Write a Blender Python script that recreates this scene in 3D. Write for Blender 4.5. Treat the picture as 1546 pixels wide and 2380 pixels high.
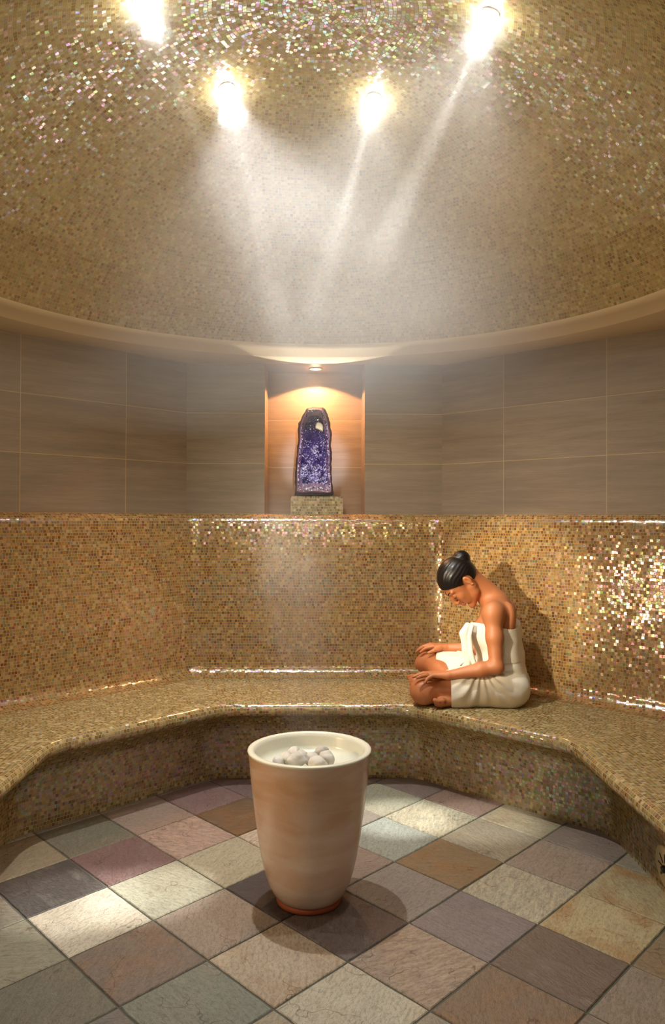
import bpy, bmesh, math, random
import numpy as np
from mathutils import Vector, Matrix, noise as mnoise
random.seed(7)
RS = np.random.RandomState(11)
scene = bpy.context.scene
COL = scene.collection
for o in list(bpy.data.objects): bpy.data.objects.remove(o)

# ------------------------------------------------------------------ camera
CAM_Z = 1.37
F_PX, YAW, PIT, ROL = 1797.36, .0222, .0085, .0032
def ray(x, y):
    u, v = x - 773, y - 1190
    c, s = math.cos(ROL), math.sin(ROL)
    u, v = u*c + v*s, -u*s + v*c
    x2, y2, z2 = u/F_PX, 1.0, -v/F_PX
    c, s = math.cos(PIT), math.sin(PIT)
    yy, z = y2*c - z2*s, y2*s + z2*c
    c, s = math.cos(YAW), math.sin(YAW)
    return Vector((x2*c + yy*s, -x2*s + yy*c, z))
cam_d = bpy.data.cameras.new('camera'); cam = bpy.data.objects.new('camera', cam_d); COL.objects.link(cam)
fw = ray(773, 1190).normalized(); rt = (ray(774, 1190) - ray(773, 1190)).normalized(); up = rt.cross(fw)
cam.matrix_world = Matrix(((rt.x, up.x, -fw.x, 0), (rt.y, up.y, -fw.y, 0), (rt.z, up.z, -fw.z, CAM_Z), (0, 0, 0, 1)))
cam_d.sensor_fit = 'HORIZONTAL'; cam_d.sensor_width = 36; cam_d.lens = F_PX/1546*36
cam_d.clip_start = .05; cam_d.clip_end = 50
scene.camera = cam

# ------------------------------------------------------------------ render look, world
scene.view_settings.view_transform = 'Standard'; scene.view_settings.look = 'None'
scene.view_settings.gamma = 1; scene.view_settings.use_curve_mapping = False
scene.view_settings.exposure = 0.08
cy = scene.cycles
cy.max_bounces = 5; cy.diffuse_bounces = 3; cy.glossy_bounces = 2; cy.transmission_bounces = 3
cy.volume_bounces = 0; cy.transparent_max_bounces = 6
cy.sample_clamp_indirect = 4; cy.sample_clamp_direct = 0
cy.caustics_reflective = False; cy.caustics_refractive = False
try:
    cy.use_denoising = True; cy.denoiser = 'OPENIMAGEDENOISE'
    cy.denoising_input_passes = 'RGB_ALBEDO_NORMAL'; cy.denoising_prefilter = 'ACCURATE'
    cy.volume_step_rate = 1.0; cy.volume_max_steps = 10; cy.use_adaptive_sampling = True; cy.adaptive_threshold = .05; cy.use_light_tree = False
except Exception: pass
w = bpy.data.worlds.new('world'); scene.world = w; w.use_nodes = True
w.node_tree.nodes['Background'].inputs[0].default_value = (.9, .72, .5, 1)
w.node_tree.nodes['Background'].inputs[1].default_value = .25

# ------------------------------------------------------------------ room measures
CX, CY = -.005, 2.806
AW = 1.863                                  # apothem of the tiled octagon
T8 = math.tan(math.radians(22.5))
Z_SOF, Z_RIM, R_FAS, R_DOME, D_RISE = 2.303, 2.356, 1.667, 1.56, .875
RHO = (R_DOME**2 + D_RISE**2)/2/D_RISE
ZC = Z_RIM + D_RISE - RHO
def dome_z(r): return ZC + math.sqrt(RHO*RHO - r*r)

# ------------------------------------------------------------------ lights that do not belong to one lamp body
def add_light(name, kind, loc, target, energy, color, **kw):
    d = bpy.data.lights.new(name, kind); o = bpy.data.objects.new(name, d); COL.objects.link(o)
    o.location = loc; d.energy = energy; d.color = color
    if target is not None:
        o.rotation_euler = (Vector(target) - Vector(loc)).to_track_quat('-Z', 'Y').to_euler()
    for k, v in kw.items(): setattr(d, k, v)
    return o
WARM = (1, .70, .40); NEUT = (1, .99, .93)
# daylight-free room: added warm fill on the walls from beside the doorway, and a narrow warm spot on the bather
add_light('bather_spot', 'SPOT', (-1.28, 1.72, 1.74), (.92, 4.05, .95), 480, (1, .87, .64), spot_size=math.radians(18.5), spot_blend=.5, shadow_soft_size=.03)
add_light('bather_flood', 'SPOT', (-1.55, 2.30, .98), (1.5, 3.6, 1.0), 46, (1, .66, .36), spot_size=math.radians(95), spot_blend=.8, shadow_soft_size=.035)
add_light('doorway_fill', 'AREA', (-.1, 1.02, 1.98), (0, 4.2, 1.0), 3, (1, .84, .66), shape='RECTANGLE', size=.8, size_y=.3)
add_light('left_fill', 'SPOT', (.5, 1.45, 2.15), (-1.5, 3.3, .9), 44, (1, .60, .28), spot_size=math.radians(70), spot_blend=.9, shadow_soft_size=.08)
for sx in (-1, 1): add_light('dome_fill', 'SPOT', (.6*sx, 1.06, 2.16), (-.2*sx, 3.1, 3.0), 44, (1, .75, .38), spot_size=math.radians(120), spot_blend=1, shadow_soft_size=.08)  # unseen uplights added to brighten the dome
UP = (.015, 4.72, 1.95)      # uplight in the niche: lights the soffit in a crescent and glints on the dome
add_light('niche_uplight', 'SPOT', UP, (UP[0], UP[1]-math.cos(math.radians(38.6)), UP[2]+math.sin(math.radians(38.6))), 16, (1, .95, .82), spot_size=math.radians(83.4), spot_blend=.04, shadow_soft_size=.010)
add_light('geode_spot', 'SPOT', (.25, 1.15, 2.0), (.012, 4.75, 1.76), 330, (.86, .90, 1), spot_size=math.radians(7.6), spot_blend=.7, shadow_soft_size=.02)
# ceiling spot lamps: x, y, aim point, narrow beam energy, wide beam energy
LAMPS = [(-.373, 3.196, (.38, 3.55, 0), 760, 210), (.244, 3.263, (-.60, 2.85, 0), 520, 30),
         (.600, 2.648, (-.85, 2.80, 0), 620, 60), (-.590, 2.606, (.75, 3.5, 0), 420, 30)]
add_light('front_dome_spot', 'SPOT', (.40, 2.26, 3.12), (.20, 2.50, 0), 480, NEUT, spot_size=math.radians(100), spot_blend=.7, shadow_soft_size=.018)

# ------------------------------------------------------------------ mesh helpers
def link(o, parent=None):
    COL.objects.link(o)
    if parent is not None:
        o.parent = parent
        bpy.context.view_layer.update()
        o.matrix_parent_inverse = parent.matrix_world.inverted()
    return o
def tag(o, label=None, cat=None, group=None, kind=None):
    if label: o['label'] = label
    if cat: o['category'] = cat
    if group: o['group'] = group
    if kind: o['kind'] = kind
    return o
def mesh(name, verts, faces, mat=None, parent=None, smooth=False, uvs=None):
    me = bpy.data.meshes.new(name); me.from_pydata([tuple(v) for v in verts], [], faces)
    if uvs is not None:
        l = me.uv_layers.new(name='uv'); l.data.foreach_set('uv', np.array(uvs, dtype=np.float32).ravel())
    me.validate(); me.update()
    if smooth: me.polygons.foreach_set('use_smooth', [True]*len(me.polygons))
    o = bpy.data.objects.new(name, me)
    if mat: me.materials.append(mat)
    return link(o, parent)
def bm_obj(name, bm, mat=None, parent=None, smooth=False):
    me = bpy.data.meshes.new(name); bm.to_mesh(me); bm.free()
    if smooth: me.polygons.foreach_set('use_smooth', [True]*len(me.polygons))
    if mat: me.materials.append(mat)
    return link(bpy.data.objects.new(name, me), parent)
def empty(name, loc):
    o = bpy.data.objects.new(name, None); o.location = loc; o.empty_display_size = .1
    COL.objects.link(o); bpy.context.view_layer.update(); return o
def lathe(name, prof, loc, mat, parent=None, n=96, smooth=True, axis=None, cap0=True, cap1=True):
    v, f = [], []
    for r, z in prof:
        for i in range(n):
            a = 2*math.pi*i/n; v.append(Vector((r*math.cos(a), r*math.sin(a), z)))
    for k in range(len(prof)-1):
        for i in range(n):
            j = (i+1) % n; f.append((k*n+i, k*n+j, (k+1)*n+j, (k+1)*n+i))
    if cap0: f.append(tuple(range(n-1, -1, -1)))
    if cap1: f.append(tuple((len(prof)-1)*n+i for i in range(n)))
    if axis is not None:
        q = Vector((0, 0, 1)).rotation_difference(Vector(axis)); v = [q @ p for p in v]
    v = [p + Vector(loc) for p in v]
    return mesh(name, v, f, mat, parent, smooth)

# ------------------------------------------------------------------ node helpers
class NT:
    def __init__(s, name):
        s.m = bpy.data.materials.new(name); s.m.use_nodes = True; s.t = s.m.node_tree
        for n in list(s.t.nodes): s.t.nodes.remove(n)
        s.out = s.t.nodes.new('ShaderNodeOutputMaterial')
    def n(s, typ, **kw):
        n = s.t.nodes.new('ShaderNode' + typ)
        for k, v in kw.items(): setattr(n, k, v)
        return n
    def put(s, sock, v):
        if isinstance(v, bpy.types.NodeSocket): s.t.links.new(v, sock)
        elif v is not None:
            if isinstance(v, (tuple, list)) and len(v) == 3 and sock.type == 'RGBA': v = (*v, 1)
            sock.default_value = v
    def math(s, op, a, b=None, c=None, clamp=False):
        n = s.n('Math', operation=op, use_clamp=clamp)
        for i, v in enumerate((a, b, c)):
            if v is not None: s.put(n.inputs[i], v)
        return n.outputs[0]
    def vmath(s, op, a, b=None, scale=None):
        n = s.n('VectorMath', operation=op); s.put(n.inputs[0], a)
        if b is not None: s.put(n.inputs[1], b)
        if scale is not None: s.put(n.inputs['Scale'], scale)
        return n.outputs['Value' if op in ('LENGTH', 'DOT_PRODUCT') else 'Vector']
    def comb(s, x, y, z=0.0):
        n = s.n('CombineXYZ'); s.put(n.inputs[0], x); s.put(n.inputs[1], y); s.put(n.inputs[2], z); return n.outputs[0]
    def white(s, v, dim='3D'):
        n = s.n('TexWhiteNoise', noise_dimensions=dim)
        s.put(n.inputs['W' if dim == '1D' else 'Vector'], v); return n.outputs['Value'], n.outputs['Color']
    def noise(s, v, scale, detail=2.0, rough=.5, dist=0.0):
        n = s.n('TexNoise'); s.put(n.inputs['Vector'], v); s.put(n.inputs['Scale'], scale)
        n.inputs['Detail'].default_value = detail; n.inputs['Roughness'].default_value = rough
        n.inputs['Distortion'].default_value = dist; return n.outputs[0], n.outputs[1]
    def ramp(s, fac, stops, mode='LINEAR'):
        n = s.n('ValToRGB'); r = n.color_ramp; r.interpolation = mode
        while len(r.elements) < len(stops): r.elements.new(.5)
        for e, (p, c) in zip(r.elements, stops): e.position = p; e.color = (*c, 1) if len(c) == 3 else c
        s.put(n.inputs[0], fac); return n.outputs[0]
    def mix(s, fac, a, b, mode='MIX'):
        n = s.n('Mix', data_type='RGBA', blend_type=mode); s.put(n.inputs[0], fac)
        s.put(n.inputs[6], a); s.put(n.inputs[7], b); return n.outputs[2]
    def mapr(s, v, a, b, c=0.0, d=1.0, smooth=False):
        n = s.n('MapRange'); n.interpolation_type = 'SMOOTHSTEP' if smooth else 'LINEAR'
        s.put(n.inputs[0], v)
        for i, x in zip((1, 2, 3, 4), (a, b, c, d)): s.put(n.inputs[i], x)
        return n.outputs[0]
    def bump(s, h, strength=.3, dist=.01, normal=None):
        n = s.n('Bump'); n.inputs['Strength'].default_value = strength; n.inputs['Distance'].default_value = dist
        s.put(n.inputs['Height'], h)
        if normal is not None: s.put(n.inputs['Normal'], normal)
        return n.outputs[0]
    def pbr(s, **kw):
        n = s.n('BsdfPrincipled')
        for k, v in kw.items(): s.put(n.inputs[k.replace('_', ' ')], v)
        s.t.links.new(n.outputs[0], s.out.inputs[0]); return n
def srgb(r, g, b):
    f = lambda c: (c/255/12.92) if c/255 <= .04045 else ((c/255+.055)/1.055)**2.4
    return (f(r), f(g), f(b))

PAL_WALL = [(88, 58, 36), (112, 80, 48), (130, 96, 58), (144, 112, 68), (122, 112, 76), (106, 102, 78), (162, 134, 92), (146, 112, 84), (174, 150, 108), (100, 60, 38)]
PAL_DOME = [(112, 86, 46), (138, 112, 62), (150, 126, 76), (140, 132, 84), (164, 146, 96), (176, 156, 110), (160, 132, 92), (126, 102, 56), (182, 166, 122), (148, 130, 80)]
PAL_BENCH = [(92, 74, 48), (114, 94, 60), (136, 116, 76), (126, 122, 88), (108, 108, 86), (156, 140, 102), (168, 152, 120), (140, 118, 92), (184, 172, 138), (98, 76, 52)]
def mosaic(name, pal, grout, dome=False, pitch=.0157, gloss=.75, jit=.115, rough=.18):
    s = NT(name)
    if dome:
        tc = s.n('TexCoord').outputs['Object']
        sep = s.n('SeparateXYZ'); s.put(sep.inputs[0], tc); x, y, z = sep.outputs
        r = s.math('SQRT', s.math('ADD', s.math('MULTIPLY', x, x), s.math('MULTIPLY', y, y)))
        arc = s.math('MULTIPLY', s.math('ARCTAN2', r, z), RHO)
        vv = s.math('DIVIDE', arc, pitch); row = s.math('FLOOR', vv)
        rr = s.math('MULTIPLY', s.math('SINE', s.math('DIVIDE', s.math('MULTIPLY', s.math('ADD', row, .5), pitch), RHO)), RHO)
        cnt = s.math('MAXIMUM', s.math('ROUND', s.math('DIVIDE', s.math('MULTIPLY', rr, 2*math.pi), pitch)), 3.0)
        th = s.math('ADD', s.math('DIVIDE', s.math('ARCTAN2', y, x), 2*math.pi), .5)
        uu = s.math('MULTIPLY', th, cnt)
        uu = s.math('ADD', uu, s.math('MULTIPLY', s.math('FRACT', s.math('MULTIPLY', row, .37)), 1.0))
    else:
        uv = s.n('UVMap', uv_map='uv').outputs[0]
        sep = s.n('SeparateXYZ'); s.put(sep.inputs[0], uv); u, v, _ = sep.outputs
        vv = s.math('DIVIDE', v, pitch); row = s.math('FLOOR', vv)
        uu = s.math('ADD', s.math('DIVIDE', u, pitch), s.white(row, '1D')[0])
    # joints wobble a little, as hand-laid sheets do
    col = s.math('FLOOR', uu); fu = s.math('FRACT', uu); fv = s.math('FRACT', vv)
    cell = s.comb(col, row, 0)
    rnd, rcol = s.white(cell); rnd2, rcol2 = s.white(s.comb(col, row, 7.3))
    eu = s.math('MINIMUM', fu, s.math('SUBTRACT', 1.0, fu)); ev = s.math('MINIMUM', fv, s.math('SUBTRACT', 1.0, fv))
    edge = s.math('MINIMUM', eu, ev)
    tile = s.mapr(edge, .045, .085, smooth=True)
    n = len(pal); base = s.ramp(rnd, [(i/n, srgb(*c)) for i, c in enumerate(pal)], 'CONSTANT')
    big, _ = s.noise(cell, .09, 2.0)
    base = s.mix(s.mapr(big, .3, .7, 0, .25), base, srgb(*pal[-2]))
    # glass tile: deeper tone near the cut edge
    base = s.mix(s.mapr(edge, .05, .3, .38, 0), base, srgb(*[c*.62 for c in pal[0]]))
    colr = s.mix(tile, srgb(*grout), base)
    geo = s.n('NewGeometry').outputs['Normal']
    j1 = s.vmath('SCALE', s.vmath('SUBTRACT', rcol2, (.5, .5, .5)), scale=jit)
    _, nc = s.noise(s.comb(uu, vv, 0), 2.2, 1.0)
    j2 = s.vmath('SCALE', s.vmath('SUBTRACT', nc, (.5, .5, .5)), scale=jit*.8)
    nrm = s.vmath('NORMALIZE', s.vmath('ADD', geo, s.vmath('ADD', j1, j2)))
    hsv = s.n('CombineColor', mode='HSV'); s.put(hsv.inputs[0], s.math('FRACT', s.math('MULTIPLY', rnd2, 7.0)))
    s.put(hsv.inputs[1], s.mapr(rnd, 0, 1, .15, .6)); hsv.inputs[2].default_value = 1.0
    d = s.n('BsdfDiffuse'); s.put(d.inputs[0], colr)
    g = s.n('BsdfGlossy'); s.put(g.inputs[0], hsv.outputs[0]); g.inputs['Roughness'].default_value = rough; s.put(g.inputs['Normal'], nrm)
    fac = s.math('MULTIPLY', s.math('MULTIPLY', tile, s.mapr(rnd2, 0, 1, .15, 1)), gloss*.5)
    fac = s.math('ADD', fac, s.math('MULTIPLY', tile, .015))
    mx = s.n('MixShader'); s.put(mx.inputs[0], fac); s.t.links.new(d.outputs[0], mx.inputs[1]); s.t.links.new(g.outputs[0], mx.inputs[2])
    s.t.links.new(mx.outputs[0], s.out.inputs[0])
    return s.m
M_WALLMOS = mosaic('wall mosaic', PAL_WALL, (182, 140, 76))
M_BENCH = mosaic('bench mosaic', PAL_BENCH, (186, 156, 92), jit=.13)
M_DOME = mosaic('dome mosaic', PAL_DOME, (186, 154, 90), dome=True, gloss=.42, jit=.16, rough=.24)

def plain(name, color, rough=.5, bumpscale=None, bumpstr=.1, var=None, **kw):
    s = NT(name); c = srgb(*color); tc = s.n('TexCoord').outputs['Object']
    if var:
        f, _ = s.noise(tc, var[0], 3.0); c = s.mix(s.mapr(f, .3, .7), c, srgb(*var[1]))
    a = dict(Base_Color=c, Roughness=rough)
    if bumpscale:
        f, _ = s.noise(tc, bumpscale, 3.0); a['Normal'] = s.bump(f, bumpstr, .004)
    a.update(kw); s.pbr(**a); return s.m
M_PLASTER = plain('warm plaster', (206, 186, 150), .8, 60, .08)

# large taupe tiles: uv in metres, u joint positions given, rows every .304
def tile_mat(name, color, grout):
    s = NT(name); uv = s.n('UVMap', uv_map='uv').outputs[0]
    sep = s.n('SeparateXYZ'); s.put(sep.inputs[0], uv); u, v, _ = sep.outputs
    fu = s.math('FRACT', s.math('DIVIDE', u, .606)); fv = s.math('FRACT', s.math('DIVIDE', v, .304))
    eu = s.math('MULTIPLY', s.math('MINIMUM', fu, s.math('SUBTRACT', 1.0, fu)), .606)
    ev = s.math('MULTIPLY', s.math('MINIMUM', fv, s.math('SUBTRACT', 1.0, fv)), .304)
    t = s.mapr(s.math('MINIMUM', eu, ev), .0012, .0022)
    cell = s.comb(s.math('FLOOR', s.math('DIVIDE', u, .606)), s.math('FLOOR', s.math('DIVIDE', v, .304)), 0)
    r, rc = s.white(cell)
    st = s.comb(s.math('MULTIPLY', u, 2.0), s.math('MULTIPLY', v, 26.0), r)
    f, _ = s.noise(st, 1.0, 4.0, .6); f2, _ = s.noise(st, 6.0, 3.0, .6)
    base = s.mix(s.mapr(f, .35, .65, 0, 1), srgb(*color), srgb(*[c*1.13 for c in color]))
    base = s.mix(s.mapr(f2, .4, .7, 0, .35), base, srgb(*[c*.86 for c in color]))
    base = s.mix(s.math('MULTIPLY', r, .3), base, srgb(*[c*.9 for c in color]))
    c = s.mix(t, srgb(*grout), base)
    s.pbr(Base_Color=c, Roughness=.42, Normal=s.bump(s.math('ADD', t, s.math('MULTIPLY', f2, .15)), .12, .002))
    return s.m
M_TILE = tile_mat('taupe wall tile', (131, 116, 98), (178, 154, 112))

# ------------------------------------------------------------------ octagon geometry
def side_frame(k):           # k = 0 back, counted towards the right (+x); 4 = doorway side
    a = math.radians(90 - 45*k); n = Vector((math.cos(a), math.sin(a), 0)); t = Vector((n.y, -n.x, 0))
    return n, t              # n outwards, t along, to the right seen from inside
CEN = Vector((CX, CY, 0))
SIDES = ['back', 'back_right', 'right', 'front_right', 'front', 'front_left', 'left', 'back_left']

def wall_panel(k, x0, x1, z0, z1, verts, faces, uvs, uoff, voff, a=AW, thick=.12, side_faces=True):
    n, t = side_frame(k); b = len(verts)
    for d in (0, thick):
        for (x, z) in ((x0, z0), (x1, z0), (x1, z1), (x0, z1)):
            verts.append(CEN + n*(a+d) + t*x + Vector((0, 0, z)))
    fs = [(0, 1, 2, 3), (5, 4, 7, 6)]
    if side_faces: fs += [(1, 5, 6, 2), (4, 0, 3, 7), (3, 2, 6, 7), (4, 5, 1, 0)]
    for f in fs:
        faces.append(tuple(b+i for i in f))
        for i in f:
            x, z = ((x0, z0), (x1, z0), (x1, z1), (x0, z1))[i % 4]
            uvs.append((x + uoff, z + voff))
Z0T = CAM_Z + .0262          # bottom of the large tiles
VOFF = -Z0T + .304*20
hw = AW*T8
for k in range(8):
    V, F, U = [], [], []
    nm = 'wall_' + SIDES[k]
    if k == 0:
        # back panel with the niche cut through it
        NW, ND = .302, .33
        nt = Z_SOF + .003
        wall_panel(0, -hw, -NW, Z0T-.05, 2.5, V, F, U, .606*10+.80, VOFF)
        F.pop(2); U[8:12] = []
        wall_panel(0, NW, hw, Z0T-.05, 2.5, V, F, U, .606*10-.28, VOFF)
        F.pop(5+3); U[5*4+3*4:5*4+4*4] = []
        n, t = side_frame(0)
        def q(pts, uvp):
            b = len(V); V.extend(CEN + n*(AW+p[1]) + t*p[0] + Vector((0, 0, p[2])) for p in pts)
            F.append(tuple(range(b, b+4))); U.extend(uvp)
        zb = Z0T - .005; e = .606*10 + .30
        vz = lambda z: z + VOFF
        q([(-NW, ND, zb), (NW, ND, zb), (NW, ND, nt), (-NW, ND, nt)], [(e-.28, vz(zb)), (e+.28, vz(zb)), (e+.28, vz(nt)), (e-.28, vz(nt))])
        q([(-NW, 0, zb), (-NW, ND, zb), (-NW, ND, nt), (-NW, 0, nt)], [(e-.15, vz(zb)), (e+.15, vz(zb)), (e+.15, vz(nt)), (e-.15, vz(nt))])
        q([(NW, ND, zb), (NW, 0, zb), (NW, 0, nt), (NW, ND, nt)], [(e-.15, vz(zb)), (e+.15, vz(zb)), (e+.15, vz(nt)), (e-.15, vz(nt))])
        q([(-NW, 0, zb), (NW, 0, zb), (NW, ND, zb), (-NW, ND, zb)], [(e-.2, 6.1+.01), (e+.2, 6.11), (e+.2, 6.3), (e-.2, 6.3)])
        q([(-NW, ND, nt), (NW, ND, nt), (NW, 0, nt), (-NW, 0, nt)], [(e-.2, 6.1+.01), (e+.2, 6.11), (e+.2, 6.3), (e-.2, 6.3)])
    elif k == 4:
        for a_, b_, c_, d_ in ((-hw, -.72, 0, 2.5), (.72, hw, 0, 2.5), (-.72, .72, 2.22, 2.5)):
            wall_panel(4, a_, b_, c_, d_, V, F, U, .606*10, VOFF)
    else:
        # joints: .412 from the back corner on the back left side, .426 on the back right
        uo = {7: -(hw-.412)+.606*10, 1: (hw-.426)+.606*10}.get(k, .606*10+.2)
        wall_panel(k, -hw, hw, Z0T-.05, 2.5, V, F, U, uo, VOFF)
    tag(mesh(nm, V, F, M_TILE, uvs=U), kind='structure')

# soffit and slanted plaster fascia (trim), dome (ceiling)
def octa_pt(a, ang):         # point of the octagon of apothem a in direction ang
    d = Vector((math.cos(ang), math.sin(ang), 0)); best = 1e9
    for k in range(8):
        n, _ = side_frame(k); c = d.dot(n)
        if c > 1e-6: best = min(best, a/c)
    return CEN + d*best
NR = 256
V, F = [], []
prof = [(None, Z_SOF+.001), (R_FAS+.004, Z_SOF), (R_FAS-.001, Z_SOF+.003), (R_FAS-.012, Z_SOF+.012), (R_FAS-.06, Z_SOF+.034), (R_DOME, Z_RIM), (R_DOME+.01, Z_RIM+.03)]
for r, z in prof:
    for i in range(NR):
        a = 2*math.pi*i/NR
        p = octa_pt(AW+.005, a) if r is None else CEN + Vector((math.cos(a)*r, math.sin(a)*r, 0))
        V.append((p.x, p.y, z))
for k in range(len(prof)-1):
    for i in range(NR):
        j = (i+1) % NR; F.append((k*NR+i, (k+1)*NR+i, (k+1)*NR+j, k*NR+j))
o = mesh('trim_1', V, F, M_PLASTER, smooth=True); tag(o, kind='structure')
V, F = [], []; rings = 60
V.append((0, 0, RHO))
for k in range(1, rings+1):
    ph = math.asin(R_DOME/RHO)*k/rings
    for i in range(NR):
        a = 2*math.pi*i/NR; V.append((RHO*math.sin(ph)*math.cos(a), RHO*math.sin(ph)*math.sin(a), RHO*math.cos(ph)))
for i in range(NR): F.append((0, 1+(i+1) % NR, 1+i))
for k in range(rings-1):
    for i in range(NR):
        j = (i+1) % NR; F.append((1+k*NR+i, 1+k*NR+j, 1+(k+1)*NR+j, 1+(k+1)*NR+i))
o = mesh('ceiling', V, F, M_DOME, smooth=True); o.location = (CX, CY, ZC); tag(o, kind='structure')

# ------------------------------------------------------------------ swept mosaic surfaces
def sweep(name, prof, mat, sides, fillet, closed_back=None, v0=0.0):
    """prof: list of (apothem, z); fillet(a,z) -> corner radius; sides: ordered side ids."""
    arcn = 10; V, F, U = [], [], []
    vv = [v0]
    for (a, z), (b, y) in zip(prof, prof[1:]): vv.append(vv[-1] + math.hypot(b-a, y-z))
    def ring(a, z):
        r = max(fillet(a, z), 1e-4); pts = []
        for si, k in enumerate(sides):
            n, t = side_frame(k); c = a - r; h = c*T8     # straight part reaches +-h
            first, last = si == 0, si == len(sides)-1
            base = 30.0*k
            if first: pts.append((CEN + n*a - t*(a*T8), base - a*T8))
            else:
                for m in range(arcn, 0, -1):
                    al = math.radians(22.5)*m/arcn
                    p = CEN + n*c - t*h + (n*math.cos(al) - t*math.sin(al))*r
                    pts.append((p, base - h - r*al))
            pts.append((CEN + n*a - t*h, base - h)); pts.append((CEN + n*a + t*h, base + h))
            if last: pts.append((CEN + n*a + t*(a*T8), base + a*T8))
            else:
                for m in range(1, arcn+1):
                    al = math.radians(22.5)*m/arcn
                    p = CEN + n*c + t*h + (n*math.cos(al) + t*math.sin(al))*r
                    pts.append((p, base + h + r*al))
        return [(p + Vector((0, 0, z)), u) for p, u in pts]
    R = [ring(a, z) for a, z in prof]; n = len(R[0])
    for rg in R: V += [p for p, _ in rg]
    for i in range(len(R)-1):
        for j in range(n-1):
            if (R[0][j][0]-R[0][j+1][0]).length < 1e-6 and (R[-1][j][0]-R[-1][j+1][0]).length < 1e-6: continue
            F.append((i*n+j, i*n+j+1, (i+1)*n+j+1, (i+1)*n+j))
            for (ii, jj) in ((i, j), (i, j+1), (i+1, j+1), (i+1, j)):
                U.append((R[ii][jj][1] + 20, vv[ii]))
    if closed_back:           # flat end faces at the doorway
        for j, rev in ((0, True), (n-1, False)):
            idx = [i*n+j for i in range(len(R))]; b = len(V)
            kk = sides[0] if j == 0 else sides[-1]; nn, tt = side_frame(kk)
            for (a, z) in closed_back:
                V.append(CEN + nn*a + tt*(a*T8)*(-1 if j == 0 else 1) + Vector((0, 0, z)))
            f = idx + [b+i for i in range(len(closed_back))]
            if rev: f = f[::-1]
            F.append(tuple(f)); U += [(V[i].y, V[i].z) for i in f]
    return mesh(name, V, F, mat, smooth=True, uvs=U)
def arc(cx, cz, r, a0, a1, n):
    return [(cx + r*math.cos(math.radians(a0+(a1-a0)*i/n)), cz + r*math.sin(math.radians(a0+(a1-a0)*i/n))) for i in range(n+1)]
SEQ = [6, 7, 0, 1, 2]
riser = [(1.292, -.002), (1.292, .06), (1.288, .14), (1.278, .2), (1.262, .25), (1.24, .29), (1.212, .322), (1.18, .346), (1.15, .362), (1.128, .370)]
nose = arc(1.122, .405, .035, -90, -270, 14)
seat = [(1.20, .441), (1.40, .443), (1.66, .446)]
bench_prof = riser + nose + seat + [(1.70, .447)]
def fil_bench(a, z):
    return max(.02, .22 - max(0, a-1.10)*.15 + (.06 if z > .43 else 0)) if a < 1.3 else .22 - (a-1.3)*.1
bench = sweep('steam_bench', bench_prof, M_BENCH, SEQ, fil_bench, closed_back=[(1.70, 0)])
tag(bench, 'continuous built-in bench covered in beige mosaic with rounded nose, running around the octagonal room', 'bench')
back_prof = [(1.66, .4465)] + arc(1.685, .515, .068, -90, 0, 8) + [(1.757, .60), (1.768, .90), (1.778, 1.20), (1.784, 1.335)] + arc(1.842, 1.337, .058, 180, 92, 8)[1:] + [(1.87, 1.397)]
wm = sweep('wall_lower', back_prof, M_WALLMOS, [5, 6, 7, 0, 1, 2, 3], lambda a, z: .16, closed_back=[(1.87, .3), (1.66, .3)], v0=3.0)
tag(wm, kind='structure')

# ------------------------------------------------------------------ slate floor
GO, GA, GB = Vector((-.98385, 2.67619)), Vector((.21857, -.24183)), Vector((.21713, .22619))
TC = {(-2,1):(128,122,100,1),(-2,2):(172,142,124,0),(-2,3):(150,112,110,0),(-2,4):(135,104,102,0),(-2,0):(160,144,112,3),(-1,0):(92,86,82,0),
 (-1,1):(142,104,102,0),(-1,2):(184,152,136,2),(-1,3):(132,98,64,3),(-1,4):(128,118,108,0),(-1,5):(150,130,118,0),(-1,6):(120,102,100,0),
 (0,-1):(158,156,130,1),(0,0):(214,204,178,1),(0,1):(186,186,158,1),(0,2):(188,182,150,1),(0,3):(205,186,164,2),(0,4):(150,140,126,0),(0,5):(168,168,142,1),(0,6):(136,116,110,0),
 (1,-1):(126,124,104,1),(1,0):(136,118,102,3),(1,1):(168,150,132,0),(1,2):(76,68,72,0),(1,3):(158,138,122,0),(1,4):(160,172,160,1),(1,5):(182,178,148,2),(1,6):(164,130,114,0),(1,7):(150,130,116,0),
 (2,0):(138,142,124,0),(2,1):(198,178,148,3),(2,2):(118,104,104,0),(2,3):(154,142,132,0),(2,4):(154,124,80,4),(2,5):(166,156,128,1),(2,6):(186,172,134,3),(2,7):(160,140,120,0),
 (3,1):(204,194,166,1),(3,2):(168,146,126,2),(3,3):(140,126,126,0),(3,4):(182,176,148,2),(3,5):(168,148,130,1),(3,6):(154,134,120,0),(3,0):(180,160,130,1),
 (4,2):(142,118,92,3),(4,3):(126,104,86,0),(4,4):(202,186,132,4),(4,5):(188,178,128,4),(5,3):(156,142,122,1),(5,4):(150,132,96,3),(4,1):(160,150,130,0),(5,2):(150,130,110,1)}
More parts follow.
